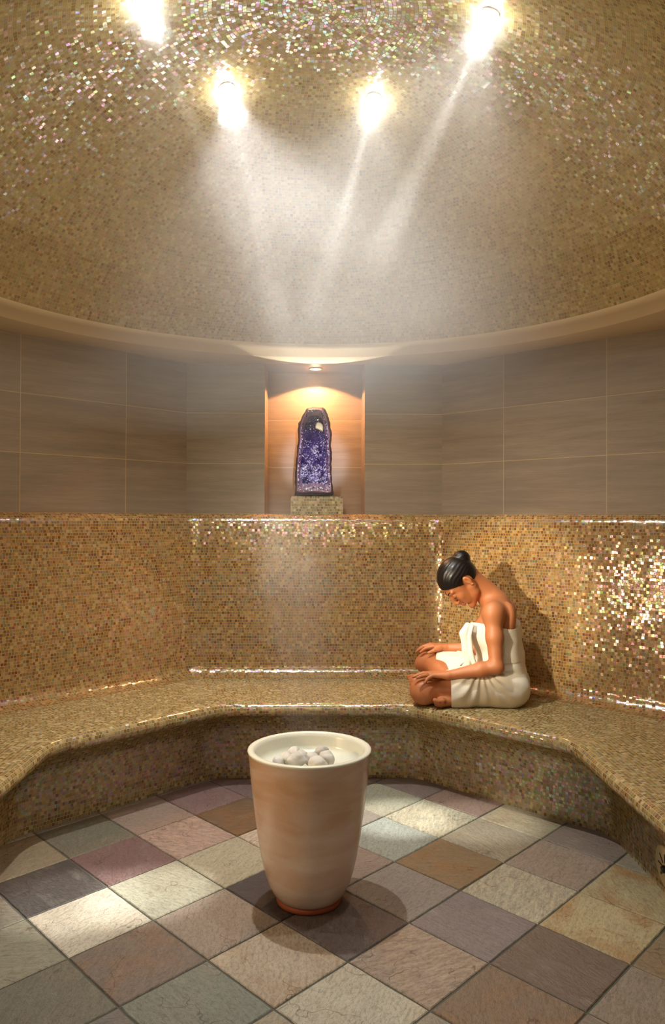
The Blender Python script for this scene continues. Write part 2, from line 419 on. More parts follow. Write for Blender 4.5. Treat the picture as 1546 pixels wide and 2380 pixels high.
def slate_mat():
    s = NT('slate'); g = s.n('NewGeometry').outputs['Position']
    at = s.n('VertexColor', layer_name='tone'); base = at.outputs[0]
    a2 = s.n('VertexColor', layer_name='kind'); sp = s.n('SeparateColor'); s.put(sp.inputs[0], a2.outputs[0])
    rnd, rust, streak = sp.outputs
    rot = s.n('VectorRotate', rotation_type='Z_AXIS'); s.put(rot.inputs['Vector'], g); s.put(rot.inputs['Angle'], s.math('MULTIPLY', rnd, 6.28))
    p = s.vmath('ADD', rot.outputs[0], s.comb(s.math('MULTIPLY', rnd, 40), s.math('MULTIPLY', rnd, 17), 0))
    ps = s.vmath('MULTIPLY', p, (1.0, 1.9, 1.0))
    f1, _ = s.noise(ps, 7, 5.0, .6, .3); f2, _ = s.noise(ps, 55, 5.0, .7, .3); f3, _ = s.noise(p, 4.5, 4.0, .6, 1.0); f4, _ = s.noise(p, 300, 3.0, .7)
    f5, _ = s.noise(s.vmath('MULTIPLY', p, (1.0, 4.0, 1.0)), 16, 4.0, .65, .2)
    c = s.mix(s.mapr(f1, .32, .68, 0, .42), base, s.mix(1.0, base, (.66, .64, .62), 'MULTIPLY'))
    c = s.mix(s.mapr(f1, .55, .75, 0, .22), c, s.mix(.6, base, (.85, .80, .68)))
    c = s.mix(s.math('MULTIPLY', s.mapr(f3, .44, .66), rust), c, srgb(158, 108, 52))
    c = s.mix(s.math('MULTIPLY', s.mapr(f5, .42, .66), streak), c, s.mix(1.0, c, (1.42, 1.38, 1.3), 'MULTIPLY'))
    c = s.mix(s.mapr(f2, .36, .54, .75, .0), c, s.mix(1.0, c, (.52, .50, .48), 'MULTIPLY'))
    c = s.mix(s.mapr(f4, .40, .62, .0, .6), c, s.mix(1.0, c, (.58, .56, .54), 'MULTIPLY'))
    vor = s.n('TexVoronoi', feature='DISTANCE_TO_EDGE'); s.put(vor.inputs['Vector'], s.vmath('ADD', ps, s.vmath('SCALE', s.noise(p, 5, 3.0)[1], scale=.6))); vor.inputs['Scale'].default_value = 3.2
    crack = s.mapr(vor.outputs[0], 0, .012, 1, 0)
    c = s.mix(s.math('MULTIPLY', crack, s.mapr(f3, .48, .56)), c, s.mix(1.0, c, (.42, .38, .36), 'MULTIPLY'))
    c = s.mix(s.mapr(f5, .30, .48, .55, 0), c, s.mix(1.0, c, (.68, .64, .62), 'MULTIPLY'))
    hgt = s.math('ADD', s.math('MULTIPLY', f1, 1.0), s.math('ADD', s.math('MULTIPLY', f2, .35), s.math('MULTIPLY', f4, .10)))
    stp = s.math('MULTIPLY', s.math('FLOOR', s.math('MULTIPLY', f1, 9)), .16)
    hgt = s.math('ADD', hgt, stp)
    s.pbr(Base_Color=c, Roughness=s.mapr(f2, .3, .7, .38, .6), Normal=s.bump(s.math('ADD', hgt, s.math('MULTIPLY', f5, .5)), .75, .010))
    return s.m
M_SLATE = slate_mat()
M_GROUT = plain('dark floor grout', (84, 84, 74), .85, 200, .3)
bm = bmesh.new(); tone = bm.loops.layers.float_color.new('tone'); kindl = bm.loops.layers.float_color.new('kind')
rr = random.Random(5)
def in_room(p, a=1.36):
    d = Vector((p.x-CX, p.y-CY)); return max(d.dot(side_frame(k)[0].to_2d()) for k in range(8)) < a
for i in range(-6, 11):
    for j in range(-6, 11):
        c = GO + GA*(i+.5) + GB*(j+.5)
        if not in_room(c, 1.62): continue
        if (i, j) in TC: r_, g_, b_, kd = TC[(i, j)]
        else: r_, g_, b_, kd = rr.choice([(150,140,120,1),(140,118,112,0),(170,160,135,1),(128,120,110,0)])
        e = .0105; jt = lambda: rr.uniform(-.002, .002)
        zt = rr.uniform(-.0006, .0006)
        N = 8
        # irregular slab edge
        cor = [(e, e), (1-e, e), (1-e, 1-e), (e, 1-e)]
        ring = []
        for q_ in range(4):
            a_, b2 = cor[q_], cor[(q_+1) % 4]
            for m in range(N):
                tt = m/N; x = a_[0]+(b2[0]-a_[0])*tt + jt()*1.6; y = a_[1]+(b2[1]-a_[1])*tt + jt()*1.6
                ring.append((x, y))
        def P(x, y, z): v2 = GO + GA*(i+x) + GB*(j+y); return bm.verts.new((v2.x, v2.y, z))
        top = [P(x + (.5-x)*.018, y + (.5-y)*.018, zt) for x, y in ring]; mid = [P(x, y, zt-.003) for x, y in ring]; bot = [P(x, y, -.012) for x, y in ring]
        fs = [bm.faces.new(top)]
        for m in range(len(ring)):
            m2 = (m+1) % len(ring)
            fs.append(bm.faces.new((mid[m], mid[m2], top[m2], top[m]))); fs.append(bm.faces.new((bot[m], bot[m2], mid[m2], mid[m])))
        m_ = (r_+g_+b_)/3; lin = (*srgb(*[m_ + (c_-m_)*.68 for c_ in (r_, g_, b_)]), 1); rn = rr.random()
        kc = (rn, {0: .05, 1: .10, 2: .08, 3: .3, 4: .6}[kd], {0: .08, 1: .25, 2: .9, 3: .25, 4: .1}[kd], 1)
        for f in fs:
            for l in f.loops: l[tone] = lin; l[kindl] = kc
n0 = len(bm.faces)
gv = [bm.verts.new((octa_pt(1.9, math.radians(22.5+45*k)).x, octa_pt(1.9, math.radians(22.5+45*k)).y, -.0045)) for k in range(8)]
gf = bm.faces.new(gv); gf.material_index = 1
gv2 = [bm.verts.new((v.co.x, v.co.y, -.1)) for v in gv]
for k in range(8): f = bm.faces.new((gv[k], gv2[k], gv2[(k+1) % 8], gv[(k+1) % 8])); f.material_index = 1
f = bm.faces.new(gv2[::-1]); f.material_index = 1
fl = bm_obj('floor', bm, M_SLATE); fl.data.materials.append(M_GROUT); tag(fl, kind='structure')
# ------------------------------------------------------------------ stone vessel with white stones
PX, PY = -.018, 2.792
M_POT = None
def pot_mat():
    s = NT('glazed cream vessel'); tc = s.n('TexCoord').outputs['Object']
    sep = s.n('SeparateXYZ'); s.put(sep.inputs[0], tc); x, y, z = sep.outputs
    p = s.vmath('MULTIPLY', tc, (2.2, 2.2, 9.0)); f, _ = s.noise(p, 1.6, 3.0, .5, .4)
    p2 = s.vmath('MULTIPLY', tc, (5, 5, 2.0)); f2, _ = s.noise(p2, 2.0, 4.0, .6)
    c = s.mix(s.mapr(f, .35, .65), srgb(222, 204, 190), srgb(206, 174, 148))
    c = s.mix(s.mapr(f2, .45, .7, 0, .6), c, srgb(218, 196, 184))
    up_ = s.mapr(z, .50, .42, 0, 1, smooth=True)
    c = s.mix(s.math('MULTIPLY', s.mapr(z, .30, .46, 0, .55, smooth=True), s.mapr(f, .3, .6)), c, srgb(198, 160, 122))
    # pale glaze on the lip and inside
    r = s.vmath('LENGTH', s.comb(x, y, 0)); lip = s.mapr(z, .534, .539, 0, 1)
    n = s.n('NewGeometry'); ins = s.mapr(s.vmath('DOT_PRODUCT', n.outputs['Normal'], s.vmath('NORMALIZE', s.comb(x, y, 0))), .05, -.05, 0, 1)
    c = s.mix(s.math('MAXIMUM', lip, ins), c, srgb(226, 228, 212))
    f3, _ = s.noise(tc, 300, 2.0)
    c = s.mix(s.mapr(f3, .35, .7, 0, .12), c, srgb(140, 104, 80))
    s.pbr(Base_Color=c, Roughness=.26, Coat_Weight=.4, Coat_Roughness=.12, Normal=s.bump(f2, .04, .004)); return s.m
M_POT = pot_mat(); M_TERRA = plain('bare terracotta', (150, 74, 44), .6, 80, .15)
pot = empty('steam_vessel', (PX, PY, 0))
tag(pot, 'tall cream glazed tapered vessel holding white stones, standing in the middle of the slate floor', 'vessel')
outer = [(.100, .016), (.112, .019), (.123, .030), (.1345, .048), (.147, .075), (.159, .110), (.172, .165), (.184, .235), (.1935, .30), (.203, .375), (.2115, .45), (.218, .52), (.2205, .535)]
lip = [(.2225, .5395), (.2215, .5440), (.2165, .5458), (.2055, .5455), (.1995, .5430)]
inner = [(.1955, .530), (.190, .50), (.186, .487), (.172, .478), (.150, .474), (.02, .472)]
lathe('body', outer + lip + inner, (PX, PY, 0), M_POT, pot)
pot.children[0].data.transform(Matrix.Translation((-PX, -PY, 0))); pot.children[0].matrix_parent_inverse = Matrix(); pot.children[0].location = (0, 0, 0)
lathe('base_ring', [(.112, 0), (.1165, .003), (.1175, .010), (.116, .017), (.110, .021), (.09, .021)], (PX, PY, 0), M_TERRA, pot)
M_STONE = plain('white stone', (224, 222, 216), .7, 25, .35, var=(9, (196, 196, 192)))
def stone(name, loc, r, sq, seed, parent=None):
    bm = bmesh.new(); bmesh.ops.create_icosphere(bm, subdivisions=4, radius=1)
    rot = Matrix.Rotation(seed*1.7, 3, 'Z') @ Matrix.Rotation(seed*.9, 3, 'X')
    for v in bm.verts:
        n_ = mnoise.noise(v.co*1.1 + Vector((seed*3.1, seed, 0)))*.22 + mnoise.noise(v.co*3 + Vector((seed, 0, 5)))*.06
        c = v.co*(1+n_); c = Vector((c.x*sq[0], c.y*sq[1], c.z*sq[2]))
        v.co = rot @ (c*r) + Vector(loc)
    return bm_obj(name, bm, M_STONE, parent, True)
# (pixel x, pixel y of centre, depth) taken back into the vessel
ST = [(683, 1751, 2.84, .031, (1.0, .8, .85)), (701, 1757, 2.80, .030, (.8, .8, 1.1)), (669, 1765, 2.79, .030, (1.2, .9, .8)), (690, 1767, 2.75, .032, (1.2, .9, .8)),
      (725, 1766, 2.77, .030, (1.0, .9, .9)), (746, 1750, 2.83, .031, (.9, .8, 1.2)), (759, 1764, 2.76, .032, (1.05, .8, .95)), (648, 1771, 2.77, .024, (1.2, 1, .8)), (738, 1776, 2.72, .030, (1.2, 1, .8))]
SL = ['white stone leaning on the pile, uppermost at the left of the vessel', 'upright oval white stone right of the two left-hand stones', 'white stone at the left of the pile, half under its neighbours',
      'broad white stone in the middle of the left heap, nearest the rim', 'pale flat stone in the dip between the two heaps', 'tall pointed white stone at the back of the right heap',
      'white rounded stone in front of the tall pointed one, rightmost', 'low white stone just showing above the rim, leftmost of all', 'low white stone mostly hidden below the rim in front of the gap']
for i, (x, y, dep, r, sq) in enumerate(ST):
    d = ray(x, y); p = d*(dep/d.y); p.z += CAM_Z
    tag(stone('white_stone', p, r*.93, sq, i+1), SL[i], 'stone', 'white stones in the vessel')
# ------------------------------------------------------------------ niche: plinth, geode, downlight
NY = CY + AW
def uvbox(name, x0, x1, y0, y1, z0, z1, mat, parent=None, bev=.004):
    V, F, U = [], [], []
    c = [(x0,y0,z0),(x1,y0,z0),(x1,y1,z0),(x0,y1,z0),(x0,y0,z1),(x1,y0,z1),(x1,y1,z1),(x0,y1,z1)]
    for f, ax in (((0,1,5,4),(0,2)), ((1,2,6,5),(1,2)), ((2,3,7,6),(0,2)), ((3,0,4,7),(1,2)), ((4,5,6,7),(0,1)), ((3,2,1,0),(0,1))):
        b = len(V)
        for i in f: V.append(c[i]); U.append((c[i][ax[0]] + 40, c[i][ax[1]]+.0003))
        F.append((b, b+1, b+2, b+3))
    return mesh(name, V, F, mat, parent, uvs=U)
PZ = CAM_Z + .134
pl = uvbox('plinth', -.150, .168, NY+.03, NY+.25, Z0T-.006, PZ, mosaic('plinth mosaic', PAL_BENCH, (196, 170, 112), gloss=.12))
tag(pl, 'low block covered in beige mosaic on the niche floor, carrying the purple geode', 'plinth')

GX, GYf = None, NY + .09
out_px = [(510,1875),(512,1840),(520,1790),(519,1700),(523,1560),(533,1400),(541,1290),(556,1180),(551,1120),(548,1040),(562,980),(584,930),(622,862),(650,812),(668,790),(730,779),(800,782),(850,779),(882,803),(905,850),(920,900),(938,965),(946,1030),(962,1080),(963,1135),(951,1210),(948,1270),(962,1330),(965,1400),(957,1480),(956,1560),(962,1640),(967,1720),(978,1790),(981,1840),(979,1875)]
in_px = [(600,1790),(560,1760),(556,1700),(558,1560),(575,1420),(584,1290),(606,1180),(604,1090),(612,1000),(632,930),(668,870),(690,842),(740,835),(790,832),(830,845),(852,880),(872,930),(885,1000),(893,1080),(905,1160),(908,1250),(915,1350),(916,1450),(918,1550),(925,1640),(930,1720),(935,1780),(900,1800),(830,1775),(750,1762),(670,1775)]
def gpx(x, y, dep):
    d = ray(590 + x/5.331, 800 + y/5.331); p = d*(dep/d.y); p.z += CAM_Z; return p
def resample(pts, n, closed=True):
    P_ = [Vector(p) for p in pts]; 
    if closed: P_.append(P_[0])
    L_ = [0]
    for a, b in zip(P_, P_[1:]): L_.append(L_[-1] + (b-a).length)
    r = []
    for i in range(n):
        s_ = L_[-1]*i/n; k = 0
        while k < len(L_)-2 and L_[k+1] < s_: k += 1
        t = (s_-L_[k])/max(1e-9, L_[k+1]-L_[k]); r.append(P_[k].lerp(P_[k+1], t))
    return r
M_ROCK = plain('dark basalt shell', (46, 38, 42), .75, 30, .8, var=(14, (74, 58, 54)))
def crystal_mat(name, c0, c1, c2, rough):
    s = NT(name); tc = s.n('TexCoord').outputs['Object']; f, _ = s.noise(tc, 22, 3.0); f2, _ = s.noise(tc, 7, 2.0)
    c = s.mix(s.mapr(f, .35, .65), srgb(*c0), srgb(*c1)); c = s.mix(s.mapr(f2, .5, .64, 0, .7), c, srgb(*c2))
    s.pbr(Base_Color=c, Roughness=rough, IOR=1.54, Specular_IOR_Level=1.0, Coat_Weight=.6, Coat_Roughness=.08); return s.m
M_BAND = crystal_mat('lavender quartz band', (104, 74, 108), (132, 96, 130), (92, 60, 100), .35)
M_AMETH = crystal_mat('amethyst', (52, 36, 96), (96, 78, 150), (26, 18, 52), .14)
M_AMETH2 = crystal_mat('pale amethyst', (150, 136, 196), (196, 190, 226), (110, 92, 170), .12)
M_CALC = plain('cream calcite', (226, 214, 170), .35, 40, .3)
geo = empty('amethyst_geode', (GX or .012, GYf+.06, PZ))
tag(geo, 'tall arched purple amethyst geode in a dark rock shell, standing in the lit niche', 'geode')
NO = 120
oc = resample(out_px, NO); ic = resample(in_px, NO)
# align start of both loops by angle
def loop3(pts, dep, off=0): return [gpx(p.x, p.y, dep) + Vector((0, off, 0)) for p in pts]
cxp = 748
o3 = [gpx(p[0], p[1], GYf) for p in oc]
base_i = 0
def by_angle(pts, n, c=(748, 1330)):
    pts = [Vector(p) for p in pts]; m = len(pts); res = []
    for i in range(n):
        a = 2*math.pi*i/n; d = Vector((math.sin(a)*.42, -math.cos(a))).normalized(); best = None
        for k in range(m):
            p, q_ = pts[k]-Vector(c), pts[(k+1) % m]-Vector(c); e = q_-p
            den = d.x*e.y - d.y*e.x
            if abs(den) < 1e-9: continue
            t = (p.x*e.y - p.y*e.x)/den; u = (p.x*d.y - p.y*d.x)/den
            if t > 0 and -1e-6 <= u <= 1+1e-6: best = t if best is None else max(best, t)
        res.append(Vector(c) + d*(best or 100))
    return res
NO = 180
oa = by_angle(out_px, NO); ia = by_angle(in_px, NO)
V, F = [], []
cen3 = gpx(748, 1330, GYf)
def shell_ring(k, depth, shrink, jit):
    for i, p in enumerate(oa):
        q3 = gpx(p.x, p.y, GYf); q3 = Vector((cen3.x + (q3.x-cen3.x)*shrink, q3.y + depth, q3.z if q3.z < PZ+.03 else cen3.z + (q3.z-cen3.z)*(1-(1-shrink)*.6)))
        nn = mnoise.noise(q3*38)*jit + mnoise.noise(q3*110)*jit*.4
        q3 += Vector(((q3.x-cen3.x), 0, (q3.z-cen3.z)*.5)).normalized()*nn; q3.z = max(q3.z, PZ+.0005); V.append(q3)
# front band ring first (inner edge of the shell), then outwards and back
for fr in (.62, 1.0):
    for i in range(NO):
        p = ia[i].lerp(oa[i], fr); q3 = gpx(p.x, p.y, GYf); q3.z = max(q3.z, PZ+.0005); q3.y += (.002 if fr < 1 else .008) + mnoise.noise(q3*60)*.003; V.append(q3)
for depth, sh in ((.03, 1.03), (.07, 1.0), (.11, .86), (.14, .62), (.155, .25)): shell_ring(0, depth, sh, .006)
nr = len(V)//NO
for k in range(nr-1):
    for i in range(NO):
        j = (i+1) % NO; F.append((k*NO+i, k*NO+j, (k+1)*NO+j, (k+1)*NO+i))
F.append(tuple(range((nr-1)*NO, nr*NO)))
mesh('rock_shell', V, F, M_ROCK, geo)
V, F = [], []
bandr = []
for k, (fr, yo) in enumerate(((.66, .000), (.5, -.004), (.25, -.003), (.0, .001), (-.10, .014))):
    for i in range(NO):
        p = ia[i].lerp(oa[i], fr) if fr >= 0 else ia[i].lerp(Vector((748, 1330)), -fr)
        q3 = gpx(p.x, p.y, GYf + yo) + Vector((0, mnoise.noise(Vector((p.x, p.y, 0))*.03)*.004, 0)); q3.z = max(q3.z, PZ+.0006); V.append(q3)
for k in range(4):
    for i in range(NO):
        j = (i+1) % NO; F.append((k*NO+i, k*NO+j, (k+1)*NO+j, (k+1)*NO+i))
mesh('quartz_band', V, F, M_BAND, geo)
# cavity floor + crystals
def inside(pt, poly):
    x, y = pt; c = False; n = len(poly)
    for i in range(n):
        x1, y1 = poly[i][0], poly[i][1]; x2, y2 = poly[(i+1) % n][0], poly[(i+1) % n][1]
        if (y1 > y) != (y2 > y) and x < (x2-x1)*(y-y1)/(y2-y1)+x1: c = not c
    return c
def edge_d(pt, poly):
    p = Vector(pt); best = 1e9; n = len(poly)
    for i in range(n):
        a, b = Vector(poly[i]), Vector(poly[(i+1) % n]); e = b-a
        t = max(0, min(1, (p-a).dot(e)/e.length_squared)); best = min(best, (p-a-e*t).length)
    return best
ipoly = [(p.x, p.y) for p in ia]
def cav_depth(x, y):
    d = edge_d((x, y), ipoly[::3]); t = min(1, d/110)
    deep = .055 + .03*max(0, min(1, (1250-y)/350))
    return .012 + deep*math.sqrt(1-(1-t)**2) + .016*mnoise.noise(Vector((x*.012, y*.012, 3)))*t
bm = bmesh.new(); bm2 = bmesh.new()
V, F = [], []; fr_list = (1.08, .9, .75, .6, .45, .3, .15)
for fr in fr_list:
    for i in range(NO):
        p = Vector((748, 1330)).lerp(ia[i], fr)
        dd = cav_depth(p.x, p.y) if fr < 1 else .004
        V.append(gpx(p.x, p.y, GYf) + Vector((0, dd + .002, 0)))
V.append(gpx(748, 1330, GYf) + Vector((0, cav_depth(748, 1330), 0)))
for k in range(len(fr_list)-1):
    for i in range(NO):
        j = (i+1) % NO; F.append((k*NO+i, k*NO+j, (k+1)*NO+j, (k+1)*NO+i))
for i in range(NO): F.append(((len(fr_list)-1)*NO+i, (len(fr_list)-1)*NO+(i+1) % NO, len(V)-1))
cav = mesh('cavity', V, F, M_AMETH, geo)
rg = random.Random(3)
def crystal(bm, base, d, r, h):
    q_ = Vector((0, 0, 1)).rotation_difference(d); tw = rg.uniform(0, 1)
    ring0, ring1 = [], []
    for k in range(6):
        a = k*math.pi/3 + tw; ring0.append(bm.verts.new(base + q_ @ Vector((r*math.cos(a), r*math.sin(a), -h*.4))))
        ring1.append(bm.verts.new(base + q_ @ Vector((r*math.cos(a), r*math.sin(a), h*.35))))
    tip = bm.verts.new(base + q_ @ Vector((0, 0, h)))
    for k in range(6):
        j = (k+1) % 6; bm.faces.new((ring0[k], ring0[j], ring1[j], ring1[k])); bm.faces.new((ring1[k], ring1[j], tip))
cnt = 0; bm3 = bmesh.new()
while cnt < 3600:
    x, y = rg.uniform(545, 950), rg.uniform(815, 1815)
    ins_ = inside((x, y), ipoly)
    if not ins_:
        if not inside((x, y), [(p_.x, p_.y) for p_ in oa]) or edge_d((x, y), ipoly[::3]) > 16 or rg.random() < .35: continue
    cnt += 1
    dep = cav_depth(x, y) if ins_ else -.003; base = gpx(x, y, GYf) + Vector((0, dep, 0))
    gx_ = (cav_depth(x+4, y)-dep); gy_ = (cav_depth(x, y+4)-dep)
    nrm = Vector((gx_/.0008*.3, -1, -gy_/.0008*.3)).normalized() if ins_ else Vector((0, -1, .2)).normalized()
    d = (nrm + Vector((rg.gauss(0, .5), rg.gauss(0, .2), rg.gauss(0, .5)))).normalized()
    low = max(0, min(1, (y-1100)/500)); patch = mnoise.noise(Vector((x*.010, y*.010, 9))) + .5*mnoise.noise(Vector((x*.03, y*.03, 2)))
    w_ = .06 + .55*low + .9*patch*(.35+low) + (.35 if not ins_ else 0); r_ = rg.random()
    tgt = bm3 if r_ < w_*.38 else (bm2 if r_ < w_*.95 else bm)  # more pale and white crystals low down, painting the spotlit sparkle
    crystal(tgt, base, d, rg.uniform(.0022, .0052), rg.uniform(.005, .011))
c1 = bm_obj('crystal_lining', bm, M_AMETH, geo); c2 = bm_obj('crystal_lining', bm2, M_AMETH2, geo)
c3 = bm_obj('crystal_lining', bm3, crystal_mat('glint white crystal', (226, 222, 240), (240, 240, 250), (190, 176, 226), .1), geo)
tag(c1, 'dark purple crystals', kind='stuff'); tag(c2, 'pale lavender crystals', kind='stuff'); tag(c3, 'crystals coloured white for the sparkle', kind='stuff')
# cream calcite piece
cp = [(778,972),(795,960),(830,968),(855,995),(862,1030),(858,1075),(830,1068),(800,1052),(765,1038),(762,1010)]
V, F = [], []
for yo, sh in ((.052, 1.0), (.020, 1.0), (.014, .8)):
    for (x, y) in cp:
        x2, y2 = 812+(x-812)*sh, 1015+(y-1015)*sh; V.append(gpx(x2, y2, GYf) + Vector((0, yo, 0)))
n = len(cp)
for k in (0, 1):
    for i in range(n): j = (i+1) % n; F.append((k*n+i, k*n+j, (k+1)*n+j, (k+1)*n+i))
F.append(tuple(range(2*n, 3*n))); F.append(tuple(range(n-1, -1, -1)))
tag(mesh('calcite_crystal', V, F, M_CALC, geo), 'cream calcite crystal in the upper cavity')

def emis(name, col, st):
    s = NT(name); e = s.n('Emission'); e.inputs[0].default_value = (*col, 1); e.inputs[1].default_value = st
    s.t.links.new(e.outputs[0], s.out.inputs[0]); return s.m
M_LENS = emis('lamp lens', (1, 1, .95), 60); M_LENSW = emis('warm lamp lens', (1, .82, .55), 14)
M_TRIM = plain('white lamp ring', (214, 206, 188), .35)
def lamp_child(parent, name, kind, loc, target, energy, color, **kw):
    o = add_light(name, kind, loc, target, energy, color, **kw); bpy.context.view_layer.update()
    o.parent = parent; o.matrix_parent_inverse = parent.matrix_world.inverted()
# niche downlight
dl = empty('niche_downlight', (.0, NY+.145, Z_SOF)); zc = Z_SOF + .003
tag(dl, 'small round recessed downlight glowing warm in the niche ceiling above the geode', 'downlight')
lathe('trim_ring', [(.030, 0), (.041, -.001), (.043, -.005), (.034, -.008), (.029, -.006)], (-.002, NY+.145, zc), M_TRIM, dl, 48, cap0=False, cap1=False)
lathe('lens', [(.001, -.0045), (.029, -.0045), (.029, -.001)], (-.002, NY+.145, zc), M_LENSW, dl, 48)
lamp_child(dl, 'niche_light', 'SPOT', (-.002, NY+.145, zc-.012), (-.002, NY+.17, 1.4), 44, (1, .46, .19), spot_size=math.radians(136), spot_blend=.12, shadow_soft_size=.014)

lamp_child(dl, 'niche_fill', 'POINT', (-.002, NY+.145, zc-.05), None, .9, (1, .50, .22), shadow_soft_size=.02)  # added orange fill, standing in for bounce on the niche ceiling
# ceiling spots in the dome
def ceiling_spot(i, x, y, aim, en, ew, label):
    r = math.hypot(x-CX, y-CY); z = dome_z(r); p = Vector((x, y, z)); n = (Vector((CX, CY, ZC)) - p).normalized()
    e = empty('ceiling_spotlight', p); tag(e, label, 'spotlight', 'spotlights in the dome')
    b = p + n*.001
    lathe('trim_ring', [(.026, 0), (.033, 0), (.0345, .003), (.031, .006), (.027, .005)], b, M_TRIM, e, 48, axis=n, cap0=False, cap1=False)
    lathe('lens', [(.001, .003), (.030, .003), (.029, .008), (.020, .014), (.001, .017)], b, M_LENS, e, 48, axis=n)
    L = p + n*.055
    lamp_child(e, 'spot_beam', 'SPOT', L, aim, en, NEUT, spot_size=math.radians(10), spot_blend=.8, shadow_soft_size=.012)
    lamp_child(e, 'lamp_spill', 'POINT', p + n*.036, None, 3.0, NEUT, shadow_soft_size=.030)
    if ew: lamp_child(e, 'spot_flood', 'SPOT', L, aim, ew, NEUT, spot_size=math.radians(100), spot_blend=.8, shadow_soft_size=.02)
LAB = ['bright dome spotlight left of the middle, its short beam slanting right', 'bright dome spotlight right of the middle, its beam slanting left',
       'bright dome spotlight high at the right with the longest slanting beam', 'dome spotlight cut by the top edge at the left, faint beam slanting right']
for i, (x, y, aim, en, ew) in enumerate(LAMPS): ceiling_spot(i, x, y, aim, en, ew, LAB[i])

# vent cover on the right riser
n, t = side_frame(2)
def ria(z):
    for (a, z1), (b, z2) in zip(riser, riser[1:]):
        if z1 <= z <= z2: return a + (b-a)*(z-z1)/(z2-z1)
vz, vr = .102, .083; vy_ = 2.79
M_COVER = plain('cream enamel', (214, 200, 160), .4); M_BLK = plain('black steel', (18, 14, 14), .35)
vent = empty('vent_cover', (CX + ria(vz), vy_, vz)); tag(vent, 'round cream slotted vent cover with black hub, on the bench front at far right', 'vent')
xs = CX + ria(vz) - .0045; vax = Vector((-.994, 0, -.108)); vt1 = Vector((0, 1, 0)); vt2 = Vector((-.108, 0, .994))
lathe('plate', [(vr, -.004), (vr, .003), (vr-.004, .006), (.004, .0065)], (xs, vy_, vz), M_COVER, vent, 64, axis=vax)
lathe('hub', [(.013, .005), (.014, .012), (.011, .019), (.004, .021)], (xs, vy_, vz), M_BLK, vent, 32, axis=vax)
for k in range(8):
    a = k*math.pi/4 + .12; d = vt1*math.cos(a) + vt2*math.sin(a); s2 = -vt1*math.sin(a) + vt2*math.cos(a); b0 = Vector((xs, vy_, vz)) + vax*.0072
    wi = .0045 if k % 2 else .0034; l0, l1 = (.022, .058)
    bm = bmesh.new(); pts = []
    for (l, s__) in ((l0, -.7), (l0+.004, -1), (l1-.004, -1), (l1, 0), (l1-.004, 1), (l0+.004, 1), (l0, .7)): pts.append(b0 + d*l + s2*(wi*s__))
    t1 = [bm.verts.new(p) for p in pts]; t2 = [bm.verts.new(p - vax*.003) for p in pts]
    bm.faces.new(t1); bm.faces.new(t2[::-1])
    for i in range(7): bm.faces.new((t1[i], t2[i], t2[(i+1) % 7], t1[(i+1) % 7]))
    bm_obj('slot', bm, M_BLK, vent)
